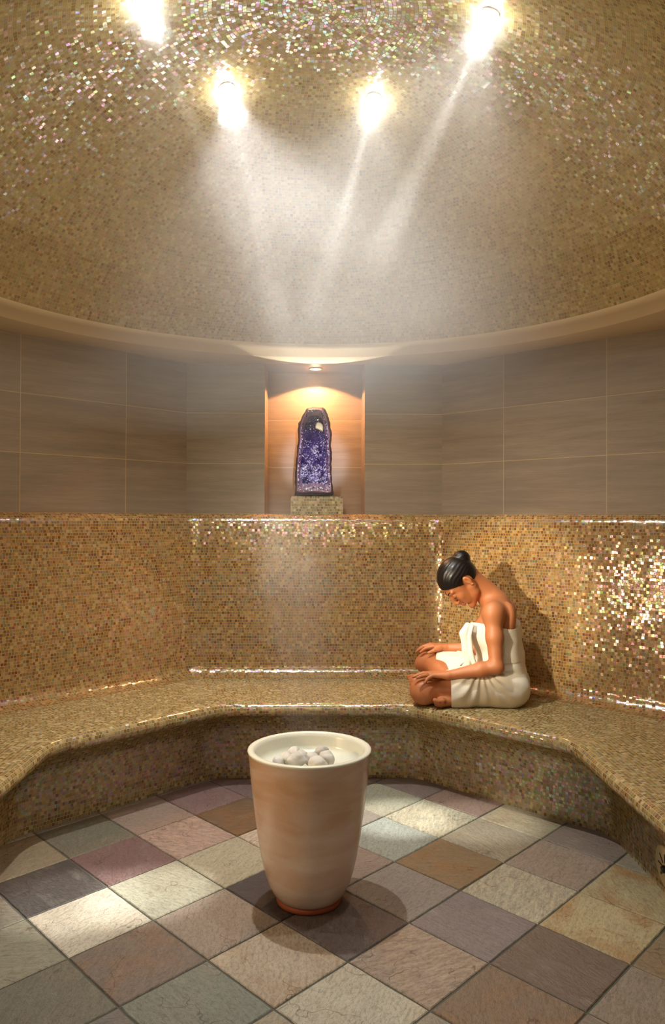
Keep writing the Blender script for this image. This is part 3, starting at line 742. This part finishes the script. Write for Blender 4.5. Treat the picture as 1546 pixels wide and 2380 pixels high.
# ------------------------------------------------------------------ the bather
class Field:
    def __init__(s, lo, hi, h):
        s.lo = np.array(lo, np.float32); s.h = h
        s.n = tuple(int(math.ceil((b-a)/h))+1 for a, b in zip(lo, hi))
        s.v = np.full(s.n, .25, np.float32)
    def box(s, lo, hi):
        a = [max(0, int((l-o)/s.h)) for l, o in zip(lo, s.lo)]; b = [min(n, int((l-o)/s.h)+2) for l, o, n in zip(hi, s.lo, s.n)]
        if any(q <= p for p, q in zip(a, b)): return None
        g = [np.arange(p, q, dtype=np.float32)*s.h + o for p, q, o in zip(a, b, s.lo)]
        return tuple(slice(p, q) for p, q in zip(a, b)), g[0][:, None, None], g[1][None, :, None], g[2][None, None, :]
    def join(s, sl, d, k):
        c = s.v[sl]
        if k <= 0: s.v[sl] = np.minimum(c, d); return
        h = np.clip(.5 + .5*(c-d)/k, 0, 1); s.v[sl] = c*(1-h) + d*h - k*h*(1-h)
    def cone(s, a, b, r1, r2, k=.01, sq=None):
        a, b = np.array(a, np.float32), np.array(b, np.float32); m = max(r1, r2) + k + .012
        q = s.box(np.minimum(a, b)-m, np.maximum(a, b)+m)
        if q is None: return
        sl, X, Y, Z = q; e = b-a; L = float(e@e) + 1e-12
        t = np.clip(((X-a[0])*e[0] + (Y-a[1])*e[1] + (Z-a[2])*e[2])/L, 0, 1)
        dx, dy, dz = X-a[0]-t*e[0], Y-a[1]-t*e[1], Z-a[2]-t*e[2]
        if sq is not None:      # (direction, factor): flatten along a direction
            nx, f = np.array(sq[0], np.float32), sq[1]; nx /= np.linalg.norm(nx); c = (dx*nx[0]+dy*nx[1]+dz*nx[2])*(f-1)
            dx, dy, dz = dx+c*nx[0], dy+c*nx[1], dz+c*nx[2]
        d = np.sqrt(dx*dx+dy*dy+dz*dz) - (r1 + t*(r2-r1)); s.join(sl, d.astype(np.float32), k)
    def ell(s, c, ax, rad, k=.01, sub=False):
        c = np.array(c, np.float32); ax = [np.array(a, np.float32)/np.linalg.norm(a) for a in ax]; m = max(rad) + k + .012
        q = s.box(c-m, c+m)
        if q is None: return
        sl, X, Y, Z = q; X, Y, Z = X-c[0], Y-c[1], Z-c[2]
        p = [(X*a[0]+Y*a[1]+Z*a[2]) for a in ax]
        k0 = np.sqrt(sum((p[i]/rad[i])**2 for i in range(3))); k1 = np.sqrt(sum((p[i]/rad[i]**2)**2 for i in range(3))) + 1e-6
        d = (k0*(k0-1)/k1).astype(np.float32)
        if sub:
            c_ = s.v[sl]; d = -d; h = np.clip(.5 - .5*(c_-d)/k, 0, 1); s.v[sl] = c_*(1-h) + d*h + k*h*(1-h)
        else: s.join(sl, d, k)
    def path(s, pts, rads, k=.01, sq=None):
        for (a, b, r1, r2) in zip(pts, pts[1:], rads, rads[1:]): s.cone(a, b, r1, r2, k, sq)
    def grid(s):
        return [np.arange(n, dtype=np.float32)*s.h + o for n, o in zip(s.n, s.lo)]
    def surface(s, smooth=2):
        v = s.v; ins = v < 0
        c = ins[:-1, :-1, :-1].astype(np.int8)
        tot = sum(ins[i:i+v.shape[0]-1, j:j+v.shape[1]-1, k:k+v.shape[2]-1].astype(np.int8) for i in (0, 1) for j in (0, 1) for k in (0, 1))
        act = (tot > 0) & (tot < 8); idx = np.argwhere(act); N = len(idx)
        num = np.full(act.shape, -1, np.int64); num[tuple(idx.T)] = np.arange(N)
        acc = np.zeros((N, 3)); cnt = np.zeros(N)
        for ax in range(3):
            for o1 in (0, 1):
                for o2 in (0, 1):
                    o = [0, 0, 0]; oth = [q for q in range(3) if q != ax]; o[oth[0]] = o1; o[oth[1]] = o2
                    A = v[idx[:, 0]+o[0], idx[:, 1]+o[1], idx[:, 2]+o[2]]; o2_ = list(o); o2_[ax] = 1
                    B = v[idx[:, 0]+o2_[0], idx[:, 1]+o2_[1], idx[:, 2]+o2_[2]]
                    m = (A < 0) != (B < 0); t = np.where(m, A/(A-B+1e-20), 0)
                    p = np.zeros((N, 3)); p[:, oth[0]] = o1; p[:, oth[1]] = o2; p[:, ax] = t
                    acc[m] += p[m]; cnt[m] += 1
        P = (idx + acc/np.maximum(cnt, 1)[:, None])*s.h + s.lo
        faces = []
        for ax in range(3):
            b, c2 = [(1, 2), (2, 0), (0, 1)][ax]
            sl0 = [slice(None)]*3; sl1 = [slice(None)]*3; sl0[ax] = slice(0, -1); sl1[ax] = slice(1, None)
            for q in (b, c2): sl0[q] = slice(1, -1); sl1[q] = slice(1, -1)
            A, B = ins[tuple(sl0)], ins[tuple(sl1)]
            for flip, mask in ((False, A & ~B), (True, ~A & B)):
                e = np.argwhere(mask); 
                if not len(e): continue
                e[:, b] += 1; e[:, c2] += 1
                def g(db, dc):
                    w_ = e.copy(); w_[:, b] += db; w_[:, c2] += dc; return num[tuple(w_.T)]
                qd = np.stack([g(-1, -1), g(0, -1), g(0, 0), g(-1, 0)], 1)
                faces.append(qd[:, ::-1] if flip else qd)
        Fq = np.concatenate(faces)
        # a couple of tangential smoothing passes
        for _ in range(smooth):
            S = np.zeros_like(P); C_ = np.zeros(len(P))
            for i in range(4):
                a, b_ = Fq[:, i], Fq[:, (i+1) % 4]
                for d_ in range(3):
                    S[:, d_] += np.bincount(a, P[b_, d_], len(P)) + np.bincount(b_, P[a, d_], len(P))
                C_ += np.bincount(a, minlength=len(P)) + np.bincount(b_, minlength=len(P))
            P = P*.5 + .5*S/np.maximum(C_, 1)[:, None]
        return P, Fq
def np_mesh(name, P, Fq, mat, parent=None, attr=None):
    me = bpy.data.meshes.new(name); me.vertices.add(len(P)); me.vertices.foreach_set('co', P.astype(np.float32).ravel())
    me.loops.add(len(Fq)*4); me.loops.foreach_set('vertex_index', Fq.astype(np.int32).ravel())
    me.polygons.add(len(Fq)); me.polygons.foreach_set('loop_start', np.arange(0, len(Fq)*4, 4, dtype=np.int32))
    me.update(calc_edges=True); me.validate(); me.polygons.foreach_set('use_smooth', [True]*len(me.polygons))
    if attr is not None:
        ca = me.color_attributes.new('tint', 'FLOAT_COLOR', 'POINT'); ca.data.foreach_set('color', attr.astype(np.float32).ravel())
    me.materials.append(mat); o = bpy.data.objects.new(name, me); return link(o, parent)

HB = .0024                    # body grid step
Fd = np.array([-.966, .259, 0]); Ld = np.array([-.259, -.966, 0]); Zd = np.array([0, 0, 1.])
P0 = np.array([.962, 3.985, 0])
def W(f, l, z): return P0 + Fd*f + Ld*l + Zd*z
B = Field((.40, 3.68, .425), (1.18, 4.62, 1.225), HB)
SEAT = .4425
# torso
ax = (Fd, Ld, Zd)
B.ell(W(-.005, 0, .545), ax, (.118, .168, .104), .03)
for sgn in (-1, 1): B.ell(W(-.03, sgn*.085, .525), ax, (.098, .088, .083), .03)
B.ell(W(.005, 0, .655), ax, (.092, .128, .10), .05)
B.ell(W(.02, 0, .775), ax, (.098, .138, .125), .05)
B.ell(W(.022, 0, .865), ax, (.088, .142, .085), .04)
for sgn in (-1, 1):
    B.ell(W(.085, sgn*.062, .80), ax, (.060, .060, .062), .03)
    B.ell(W(-.038, sgn*.080, .875), (Fd+Ld*.3*sgn, Ld-Fd*.3*sgn, Zd), (.036, .052, .075), .03)      # shoulder blades
# shoulders, arms
shN, shF = W(.035, .152, .905), W(.05, -.152, .905)
c7 = W(.028, 0, .965)
for sh, sgn in ((shN, 1), (shF, -1)):
    B.cone(c7 - Zd*.02, sh + Zd*.004, .048, .044, .05)
    B.ell(sh, ax, (.050, .047, .055), .03)
    B.cone(W(.075, sgn*.03, .935), sh + Fd*.018 + Zd*.012, .010, .012, .02)   # collar bone
B.cone(W(.02, .0, .93), W(.085, .0, 1.005), .058, .047, .035)                  # neck base
Hc = np.array([.764, 3.985, 1.052]); HS = 1.05
elN, wrN = np.array([.893, 3.795, .652]), np.array([.668, 3.835, .603])
elF, wrF = np.array([.955, 4.215, .668]), np.array([.728, 4.29, .663])
def arm(sh, el, wr):
    m1 = sh*.55 + el*.45
    B.path([sh, m1, el], [.045, .040, .033], .025)
    B.ell(el, (el-sh, wr-el, Ld), (.033, .033, .032), .012)
    m2 = el*.68 + wr*.32
    B.path([el, m2, wr], [.034, .0345, .0215], .018)
arm(shN, elN, wrN); arm(shF, elF, wrF)
# legs
hipN, hipF = W(.03, .088, .525), W(.03, -.088, .528)
knN, knF = np.array([.553, 3.905, .508]), np.array([.645, 4.335, .575])
def leg(hip, kn, an):
    m = hip*.5 + kn*.5
    B.path([hip, m, kn], [.084, .078, .058], .03)
    B.ell(kn, (kn-hip, Zd, Ld), (.064, .062, .060), .02)
    sdir = an-kn; m2 = kn + sdir*.33
    B.path([kn, m2, an], [.056, .052, .030], .025)
anN, anF = np.array([.640, 4.235, .487]), np.array([.765, 3.905, .492])
leg(hipN, knN, anN); leg(hipF, knF, anF)
def foot(an, heel, ball, toes_dir, side, up_):
    B.cone(an, heel, .031, .027, .02); B.cone(heel, ball, .026, .021, .02, (up_, 1.25)); B.cone(an, ball, .029, .019, .02)
    B.cone(ball - side*.024, ball + side*.024, .017, .015, .012)
    for i in range(5):
        o = (-.030 + .015*i); r = (.0115, .0085, .008, .0075, .007)[i]; l = (.034, .030, .027, .023, .019)[i]
        a = ball + side*o + toes_dir*.004; b = a + toes_dir*l
        B.path([a, (a+b)/2 + up_*.003, b - up_*.004], [r, r*.9, r*.95], .003)
# near leg's foot rests behind the near knee, toes showing left of it
td = np.array([-.93, .30, -.12]); td /= np.linalg.norm(td); sd = np.array([.20, .62, .75]); sd -= td*(sd@td); sd /= np.linalg.norm(sd); ud = np.cross(sd, td)
foot(anN, np.array([.672, 4.262, .478]), np.array([.558, 4.262, .486]), td, sd*-1, ud)
# far leg's foot peeps out under the near thigh, sole towards the camera
td2 = np.array([-.985, -.10, -.02]); td2 /= np.linalg.norm(td2); sd2 = np.array([0, -.85, .6]); sd2 -= td2*(sd2@td2); sd2 /= np.linalg.norm(sd2); ud2 = np.cross(sd2, td2)
foot(anF, np.array([.765, 3.868, .472]), np.array([.632, 3.838, .466]), td2, -sd2, ud2)

# head frame
TH = math.radians(62); YW = math.radians(5)
hf = np.array([-math.cos(YW), -math.sin(YW), 0]); hl = np.array([math.sin(YW), -math.cos(YW), 0])
f_ = hf*math.cos(TH) - Zd*math.sin(TH); u_ = hf*math.sin(TH) + Zd*math.cos(TH); l_ = hl
def Hh(f, u, l=0): return Hc + (f_*f + u_*u + l_*l)*HS
hax = (f_, u_, l_)
def hell(c, ax, rad, k, sub=False): B.ell(c, ax, tuple(r*HS for r in rad), k, sub)
def hcone(a, b, r1, r2, k): B.cone(a, b, r1*HS, r2*HS, k)
def hpath(pts, rads, k): B.path(pts, [r*HS for r in rads], k)
B.cone(W(.075, 0, .985), Hh(-.022, -.040), .050, .049, .03)
B.cone(W(.06, 0, .99), Hh(-.045, .0), .040, .042, .03)
for sgn in (-1, 1): B.cone(W(.085, sgn*.012, .945), Hh(-.012, -.012, sgn*.055), .012, .015, .016)   # neck tendon
HF = Field(tuple(Hc-.17), tuple(Hc+.17), .0018) if False else B
hell(Hh(-.006, .045), hax, (.091, .083, .073), .02)
hell(Hh(-.035, .020), hax, (.060, .070, .066), .02)
hell(Hh(.042, -.012), hax, (.052, .082, .056), .02)
for sgn in (-1, 1):
    hpath([Hh(.004, -.040, sgn*.050), Hh(.020, -.066, sgn*.044), Hh(.072, -.094, sgn*.012)], [.020, .017, .016], .016)
    hell(Hh(.066, -.018, sgn*.034), hax, (.022, .024, .022), .014)
    hell(Hh(.060, -.050, sgn*.024), hax, (.026, .026, .022), .016)
    hcone(Hh(.086, .030, sgn*.012), Hh(.074, .033, sgn*.044), .0095, .009, .012)
    hell(Hh(.0795, .010, sgn*.031), hax, (.0125, .0125, .0145), .003)       # closed lid
    hell(Hh(.1015, -.0275, sgn*.0115), hax, (.009, .0075, .0075), .004)
hell(Hh(.076, -.094), hax, (.018, .016, .018), .012)
hpath([Hh(.088, .030), Hh(.098, .006), Hh(.109, -.018)], [.008, .008, .0092], .009)
hell(Hh(.1115, -.0215), hax, (.0098, .0088, .0098), .005)
hcone(Hh(.099, -.040, -.004), Hh(.099, -.040, .004), .008, .008, .009)
for s1, s2 in ((-.021, -.006), (-.006, .006), (.006, .021)):
    e1 = .1015 - abs(s1)*.42; e2 = .1015 - abs(s2)*.42; z1 = -.0505 - abs(s1)*.10; z2 = -.0505 - abs(s2)*.10
    hcone(Hh(e1, z1, s1), Hh(e2, z2, s2), .0055 if abs(s1) < .01 else .003, .0055 if abs(s2) < .01 else .003, .0035)
    hcone(Hh(e1-.003, -.0605, s1*.85), Hh(e2-.003, -.0605, s2*.85), .0062 if abs(s1) < .01 else .003, .0062 if abs(s2) < .01 else .003, .0035)
for sgn in (-1, 1):     # ears
    ea = (f_ + l_*sgn*-.25, u_, l_*sgn + f_*.3)
    hell(Hh(-.010, .002, sgn*.0745), ea, (.0145, .026, .0072), .004)
    hell(Hh(-.007, .004, sgn*.0825), ea, (.0075, .015, .0062), .003, sub=True)
    hcone(Hh(-.004, -.023, sgn*.0725), Hh(-.008, -.027, sgn*.074), .007, .0065, .004)
# hands
def hand(wr, kn_c, axis_side, up_, tips, thumb, ring=None):
    d = kn_c-wr
    for i, o in enumerate((-.030, -.0105, .0105, .029)):
        a = wr + axis_side*o*.45 + d*.08; k_ = kn_c + axis_side*o - d*(.02, 0, .01, .07)[i]*1.2
        B.cone(a, k_, .0165, .0118, .010); base = k_; mid, tip = tips[i]
        B.path([base, mid, (mid+tip)/2 + up_*.0015, tip], [.0105, .0086, .0080, .0066], .0028)
    B.cone(wr - d*.05, wr + d*.5, .0205, .017, .012, (up_, 1.2))
    a, b, c = thumb; B.path([a, b, c], [.015, .0105, .0078], .006)
A_ = lambda *v: np.array(v)
hand(wrN, A_(.590, 3.862, .603), A_(.05, 1, 0), Zd,
     [(A_(.566, 3.822, .592), A_(.546, 3.812, .570)), (A_(.550, 3.842, .600), A_(.510, 3.832, .590)), (A_(.545, 3.868, .603), A_(.497, 3.866, .588)), (A_(.552, 3.895, .602), A_(.510, 3.902, .588))],
     (A_(.640, 3.868, .598), A_(.600, 3.916, .590), A_(.568, 3.932, .580)))
hand(wrF, A_(.650, 4.312, .672), A_(.05, -1, 0)*-1*-1, Zd,
     [(A_(.630, 4.355, .662), A_(.606, 4.372, .640)), (A_(.615, 4.335, .664), A_(.582, 4.345, .640)), (A_(.610, 4.310, .664), A_(.572, 4.318, .636)), (A_(.618, 4.286, .660), A_(.590, 4.288, .638))],
     (A_(.695, 4.272, .660), A_(.660, 4.258, .652), A_(.630, 4.255, .640)))
# sit on the bench
X, Y, Z = B.grid(); B.v = np.maximum(B.v, (SEAT - Z)[None, None, :])
Pb, Fb = B.surface(2)
# true skin colour zones: lips, cheeks, finger and toe tips stay with the body
rel = Pb - Hc; cf, cu, cl = rel@f_, rel@u_, rel@l_
lip = np.clip(1 - np.maximum(np.abs(cl)/.024, np.maximum(np.abs(cu+.0555)/.0125, 0)), 0, 1)
lip = np.clip(lip*3, 0, 1)*(cf > .085)
tint = np.zeros((len(Pb), 4)); tint[:, 0] = lip; tint[:, 3] = 1
def skin_mat():
    s = NT('skin'); at = s.n('VertexColor', layer_name='tint'); sp = s.n('SeparateColor'); s.put(sp.inputs[0], at.outputs[0])
    tc = s.n('TexCoord').outputs['Object']; f, _ = s.noise(tc, 14, 3.0); f2, _ = s.noise(tc, 420, 2.0)
    c = s.mix(s.mapr(f, .35, .65), srgb(172, 106, 64), srgb(182, 114, 72)); c = s.mix(sp.outputs[0], c, srgb(160, 78, 66))
    s.pbr(Base_Color=c, Roughness=.5, Subsurface_Weight=.12, Subsurface_Radius=(.012, .005, .003), Subsurface_Scale=.6, Coat_Weight=.04, Coat_Roughness=.3, Normal=s.bump(f2, .08, .0006)); return s.m
person = empty('person', (P0[0], P0[1], SEAT)); tag(person, 'woman with dark bun in a white towel, sitting cross-legged with bowed head', 'person')
body = np_mesh('body', Pb, Fb, skin_mat(), person, tint); del B.v

# towel
T = Field((.60, 3.66, .43), (1.20, 4.50, .90), .003)
g = .013
T.ell(W(-.005, 0, .545), ax, (.118+g, .168+g, .104+g), .03)
for sgn in (-1, 1): T.ell(W(-.035, sgn*.088, .520), ax, (.098+g, .092+g, .086+g), .03)
T.ell(W(.000, 0, .650), ax, (.104+g, .146+g, .11+g), .05)
T.ell(W(.015, 0, .765), ax, (.106+g, .143+g, .13+g), .05)
T.ell(W(.018, 0, .860), ax, (.094+g, .146+g, .09+g), .04)
for sgn in (-1, 1): T.ell(W(.085, sgn*.062, .80), ax, (.060+g, .060+g, .064+g), .05)
for hip, kn in ((hipN, knN), (hipF, knF)):
    m = (hip+kn)/2; T.path([hip, m, kn], [.084+g, .077+g, .062+g], .06)
# cloth spanning between the thighs
T.cone(W(.10, 0, .52), W(.34, .02, .50), .085, .06, .10)
Xg, Yg, Zg = [a for a in T.grid()]; XX, YY, ZZ = Xg[:, None, None], Yg[None, :, None], Zg[None, None, :]
# folds: radiating from the bend of the hip on the lap and flank, sagging lines on the back
px_, pz_ = .840, .640
ang = np.arctan2(ZZ-pz_, XX-px_ + 0*YY); rad_ = np.sqrt((XX-px_)**2 + (ZZ-pz_)**2) + 0*YY
fold = np.sin(ang*17 + np.sin(rad_*30)*.8)*np.clip((rad_-.015)/.06, 0, 1)*np.clip((.24-rad_)/.12, 0, 1)*(ZZ < .66)
T.v += (fold*.0048 + np.sin(XX*40 + YY*25 + np.sin(ZZ*30)*1.5)*.0010 + np.sin(ZZ*62 + XX*30 + np.sin(YY*20)*1.5)*.0016*(ZZ > .6)).astype(np.float32)
# knotted end hanging down the front
T.path([np.array([.770, 3.885, .838]), np.array([.752, 3.882, .80]), np.array([.762, 3.872, .72]), np.array([.770, 3.86, .655])], [.017, .022, .021, .014], .010)
T.path([np.array([.790, 3.872, .838]), np.array([.776, 3.865, .79]), np.array([.782, 3.850, .70]), np.array([.80, 3.838, .64])], [.010, .011, .013, .012], .004)
outer = T.v.copy()
top = (ZZ - (.842 - .10*(XX-.80)*0 + .018*np.sin(XX*14 + YY*9))).astype(np.float32)
v = np.where((ZZ < .58) & (XX < .77), np.maximum(T.v, -(outer + .011)), T.v)
v = np.maximum(v, top)
hem = (.672 + .03*(ZZ-.50)*-1 + .10*(YY-4.05)**2 - XX + .006*np.sin(YY*28)).astype(np.float32)
v = np.maximum(v, hem); v = np.maximum(v, (SEAT + .0005 - ZZ).astype(np.float32))
T.v = v.astype(np.float32)
# rolled top hem
Pt, Ft = T.surface(1)
def towel_mat():
    s = NT('white terry'); tc = s.n('TexCoord').outputs['Object']; f, _ = s.noise(tc, 420, 3.0, .7); f2, _ = s.noise(tc, 130, 2.0)
    s.pbr(Base_Color=s.mix(s.mapr(f, .3, .7), srgb(226, 216, 196), srgb(242, 236, 220)), Roughness=.95, Sheen_Weight=.3, Normal=s.bump(s.math('ADD', f, f2), .55, .0022)); return s.m
np_mesh('towel', Pt, Ft, towel_mat(), person)
# hair: cap over the skull with a bun
Hr = Field(tuple(Hc-.18), tuple(Hc+.20), .0025); g = .0055
Hr.ell(Hh(-.006, .046), hax, (.096+g, .087+g, .077+g), .02)
Hr.ell(Hh(-.035, .020), hax, (.064+g, .074+g, .070+g*.8), .02)
xg, yg, zg = Hr.grid(); R0 = np.stack(np.meshgrid(xg-Hc[0], yg-Hc[1], zg-Hc[2], indexing='ij'), -1)
gf_, gu_, gl_ = R0@f_, R0@u_, R0@l_; del R0
# hairline: forehead, temples in front of the ears, nape
al = np.abs(gl_)
line = np.minimum(.072 - gf_ - 0.55*np.maximum(0, .065-gu_), .2)
front = gf_ - (.062 + .35*(gu_-.075)) + 0*al
temple = gf_ - (.024 + 1.15*np.maximum(gu_-.014, -.02)) 
nape = -.045 - .25*gf_ - gu_
earcut = .026 - np.sqrt((gf_+.010)**2 + ((gu_-.000)*.85)**2); earcut = np.where(al > .055, earcut, -1)
cut = np.maximum(np.maximum(temple, nape), earcut)
Hr.v = np.maximum(Hr.v, cut.astype(np.float32)*.9)
Hr.ell(Hh(-.092, .056), (f_*.8-u_*.6, f_*.6+u_*.8, l_), (.045, .046, .042), .008)
aa = np.arctan2(gl_, gu_+.02); Hr.v += (np.sin(aa*46 + np.sin(gf_*60))*.0006).astype(np.float32)
Ph, Fh_ = Hr.surface(1)
def hair_mat():
    s = NT('black hair'); tc = s.n('TexCoord').outputs['Object']
    mp = s.n('Mapping'); s.put(mp.inputs[0], tc); mp.inputs['Rotation'].default_value = (0, TH, 0); mp.inputs['Scale'].default_value = (260, 260, 18)
    f, _ = s.noise(mp.outputs[0], 1.0, 2.0)
    s.pbr(Base_Color=srgb(15, 9, 8), Roughness=.38, Specular_IOR_Level=.35, Coat_Weight=.08, Coat_Roughness=.2, Normal=s.bump(f, .5, .0015)); return s.m
M_HAIR = hair_mat(); np_mesh('hair', Ph, Fh_, M_HAIR, person)
def ribbon(name, pts, r, mat, parent, n=8):
    V, F = [], []; pts = [Vector(p) for p in pts]
    for i, p in enumerate(pts):
        t = (pts[min(i+1, len(pts)-1)] - pts[max(i-1, 0)]).normalized(); a = t.orthogonal().normalized(); b = t.cross(a)
        rr_ = r[i] if isinstance(r, (list, tuple)) else r
        for k in range(n): V.append(p + (a*math.cos(2*math.pi*k/n) + b*math.sin(2*math.pi*k/n))*rr_)
    for i in range(len(pts)-1):
        for k in range(n): F.append((i*n+k, i*n+(k+1) % n, (i+1)*n+(k+1) % n, (i+1)*n+k))
    F.append(tuple(range(n-1, -1, -1))); F.append(tuple(range((len(pts)-1)*n, len(pts)*n)))
    return mesh(name, V, F, mat, parent, True)
for sgn in (1, -1):
    ribbon('eyebrow', [Hh(.0965, .0335, sgn*.014), Hh(.0935, .040, sgn*.024), Hh(.0845, .042, sgn*.036), Hh(.075, .037, sgn*.047)], [.0018, .0023, .0019, .001], M_HAIR, person)
    ribbon('eyelashes', [Hh(.0905, .0045, sgn*.020), Hh(.0935, .0022, sgn*.028), Hh(.0925, .0018, sgn*.036), Hh(.086, .0030, sgn*.0445)], [.0007, .0013, .0015, .001], M_HAIR, person)
# ring on the ring finger of the near hand
def ring_obj():
    c = A_(.5665, 3.8455, .6012); d = Vector((A_(.550, 3.842, .600) - A_(.590, 3.8515, .603))).normalized()
    a = d.orthogonal().normalized(); b = d.cross(a); V, F = [], []; n, m = 28, 8
    for i in range(n):
        th = 2*math.pi*i/n; rd = a*math.cos(th) + b*math.sin(th)
        for k in range(m):
            ph = 2*math.pi*k/m; V.append(Vector(c) + rd*(.0102 + .0011*math.cos(ph)) + d*.0022*math.sin(ph))
    for i in range(n):
        for k in range(m): F.append((i*m+k, ((i+1) % n)*m+k, ((i+1) % n)*m+(k+1) % m, i*m+(k+1) % m))
    return mesh('finger_ring', V, F, plain('silver', (220, 216, 206), .18, Metallic=1.0), person, True)
ring_obj()
person.location = (P0[0]-.010, P0[1]-.045, SEAT)
# ------------------------------------------------------------------ steam: haze under the dome, plume over the vessel
def steam_mat(name, build, aniso=.25, color=(1, 1, 1)):
    s = NT(name); v = s.n('VolumeScatter'); v.inputs['Color'].default_value = (*color, 1); v.inputs['Anisotropy'].default_value = aniso
    s.put(v.inputs['Density'], build(s)); s.t.links.new(v.outputs[0], s.out.inputs['Volume']); return s.m
def dome_density(s):
    p = s.n('NewGeometry').outputs['Position']
    f, _ = s.noise(p, 1.6, 1.0, .5)
    base = s.mapr(f, .36, .66, .3, 1.0)
    # the cloud hangs right of the middle under the dome and thins out downwards
    d = s.vmath('LENGTH', s.vmath('MULTIPLY', s.vmath('SUBTRACT', p, (.36, 2.95, 2.40)), (1.2, 1.0, 1.25)))
    k = s.mapr(d, .10, 1.05,   .50, .08, smooth=True)
    k = s.math('MULTIPLY', base, k)
    return k
V, F, n = [], [], 64
prof = [(1.1, 1.75), (1.45, 1.95), (1.55, 2.25), (1.53, 2.34), (1.50, 2.40)] + [(RHO*math.sin(a)*.985 , ZC + RHO*math.cos(a) - .012) for a in [math.asin(1.46/RHO)*(1-i/10) for i in range(10)]]
hz = lathe('dome_steam', prof, (CX, CY, 0), None, None, n)
hz.data.materials.append(steam_mat('dome steam', dome_density)); tag(hz, 'thin drifting steam haze hanging under the mosaic dome, lit by the spotlights', 'steam', kind='stuff')
def plume_density(s):
    p = s.n('NewGeometry').outputs['Position']; sep = s.n('SeparateXYZ'); s.put(sep.inputs[0], p); x, y, z = sep.outputs
    cx_ = s.math('ADD', -.03, s.math('MULTIPLY', s.math('SINE', s.math('MULTIPLY', z, 4.2)), .035))
    r = s.vmath('LENGTH', s.comb(s.math('SUBTRACT', x, cx_), s.math('SUBTRACT', y, PY), 0))
    R_ = s.mapr(z, .45, 1.6, .12, .26)
    k = s.mapr(s.math('DIVIDE', r, R_), .25, 1.0, 1.0, 0.0, smooth=True)
    f, _ = s.noise(s.vmath('MULTIPLY', p, (1, 1, .6)), 4.0, 2.0, .6, .6)
    h = s.math('MULTIPLY', s.mapr(z, .46, .62, 0, 1, smooth=True), s.mapr(z, 1.05, 1.62, 1, 0, smooth=True))
    return s.math('MULTIPLY', s.math('MULTIPLY', k, s.mapr(f, .36, .64, .1, 1.0)), s.math('MULTIPLY', h, .95))
pm = lathe('steam_plume', [(.17, .56), (.20, .7), (.26, 1.0), (.30, 1.3), (.30, 1.62), (.1, 1.66)], (PX-.01, PY, 0), None, None, 32)
pm.data.materials.append(steam_mat('steam plume', plume_density)); tag(pm, 'faint grey plume of steam rising from the white stones in the vessel', 'steam', kind='stuff')

def lamp_glow(i, x, y):  # steam balls added round the lamps to give them a halo
    r = math.hypot(x-CX, y-CY); c = Vector((x, y, dome_z(r))); c += (Vector((CX, CY, ZC)) - c).normalized()*.02
    def dens(s):
        p_ = s.n('NewGeometry').outputs['Position']; d = s.vmath('LENGTH', s.vmath('SUBTRACT', p_, tuple(c)))
        return s.math('MULTIPLY', s.math('POWER', s.mapr(d, .0, .155, 1, 0), 2.0), 3.6)
    bm = bmesh.new(); bmesh.ops.create_icosphere(bm, subdivisions=3, radius=.16)
    for v in bm.verts:
        v.co += c; q_ = v.co - Vector((CX, CY, ZC))
        if q_.length > RHO-.004: v.co = Vector((CX, CY, ZC)) + q_.normalized()*(RHO-.004)
    o_ = bm_obj('lamp_glow_steam', bm, steam_mat('lamp glow steam %d' % i, dens, 0.0))
    tag(o_, 'added ball of steam making the glow around the dome spotlight ' + ('left of the middle', 'right of the middle', 'high at the right', 'at the top left edge')[i], 'steam', kind='stuff')
for i, q_ in enumerate(LAMPS): lamp_glow(i, q_[0], q_[1])
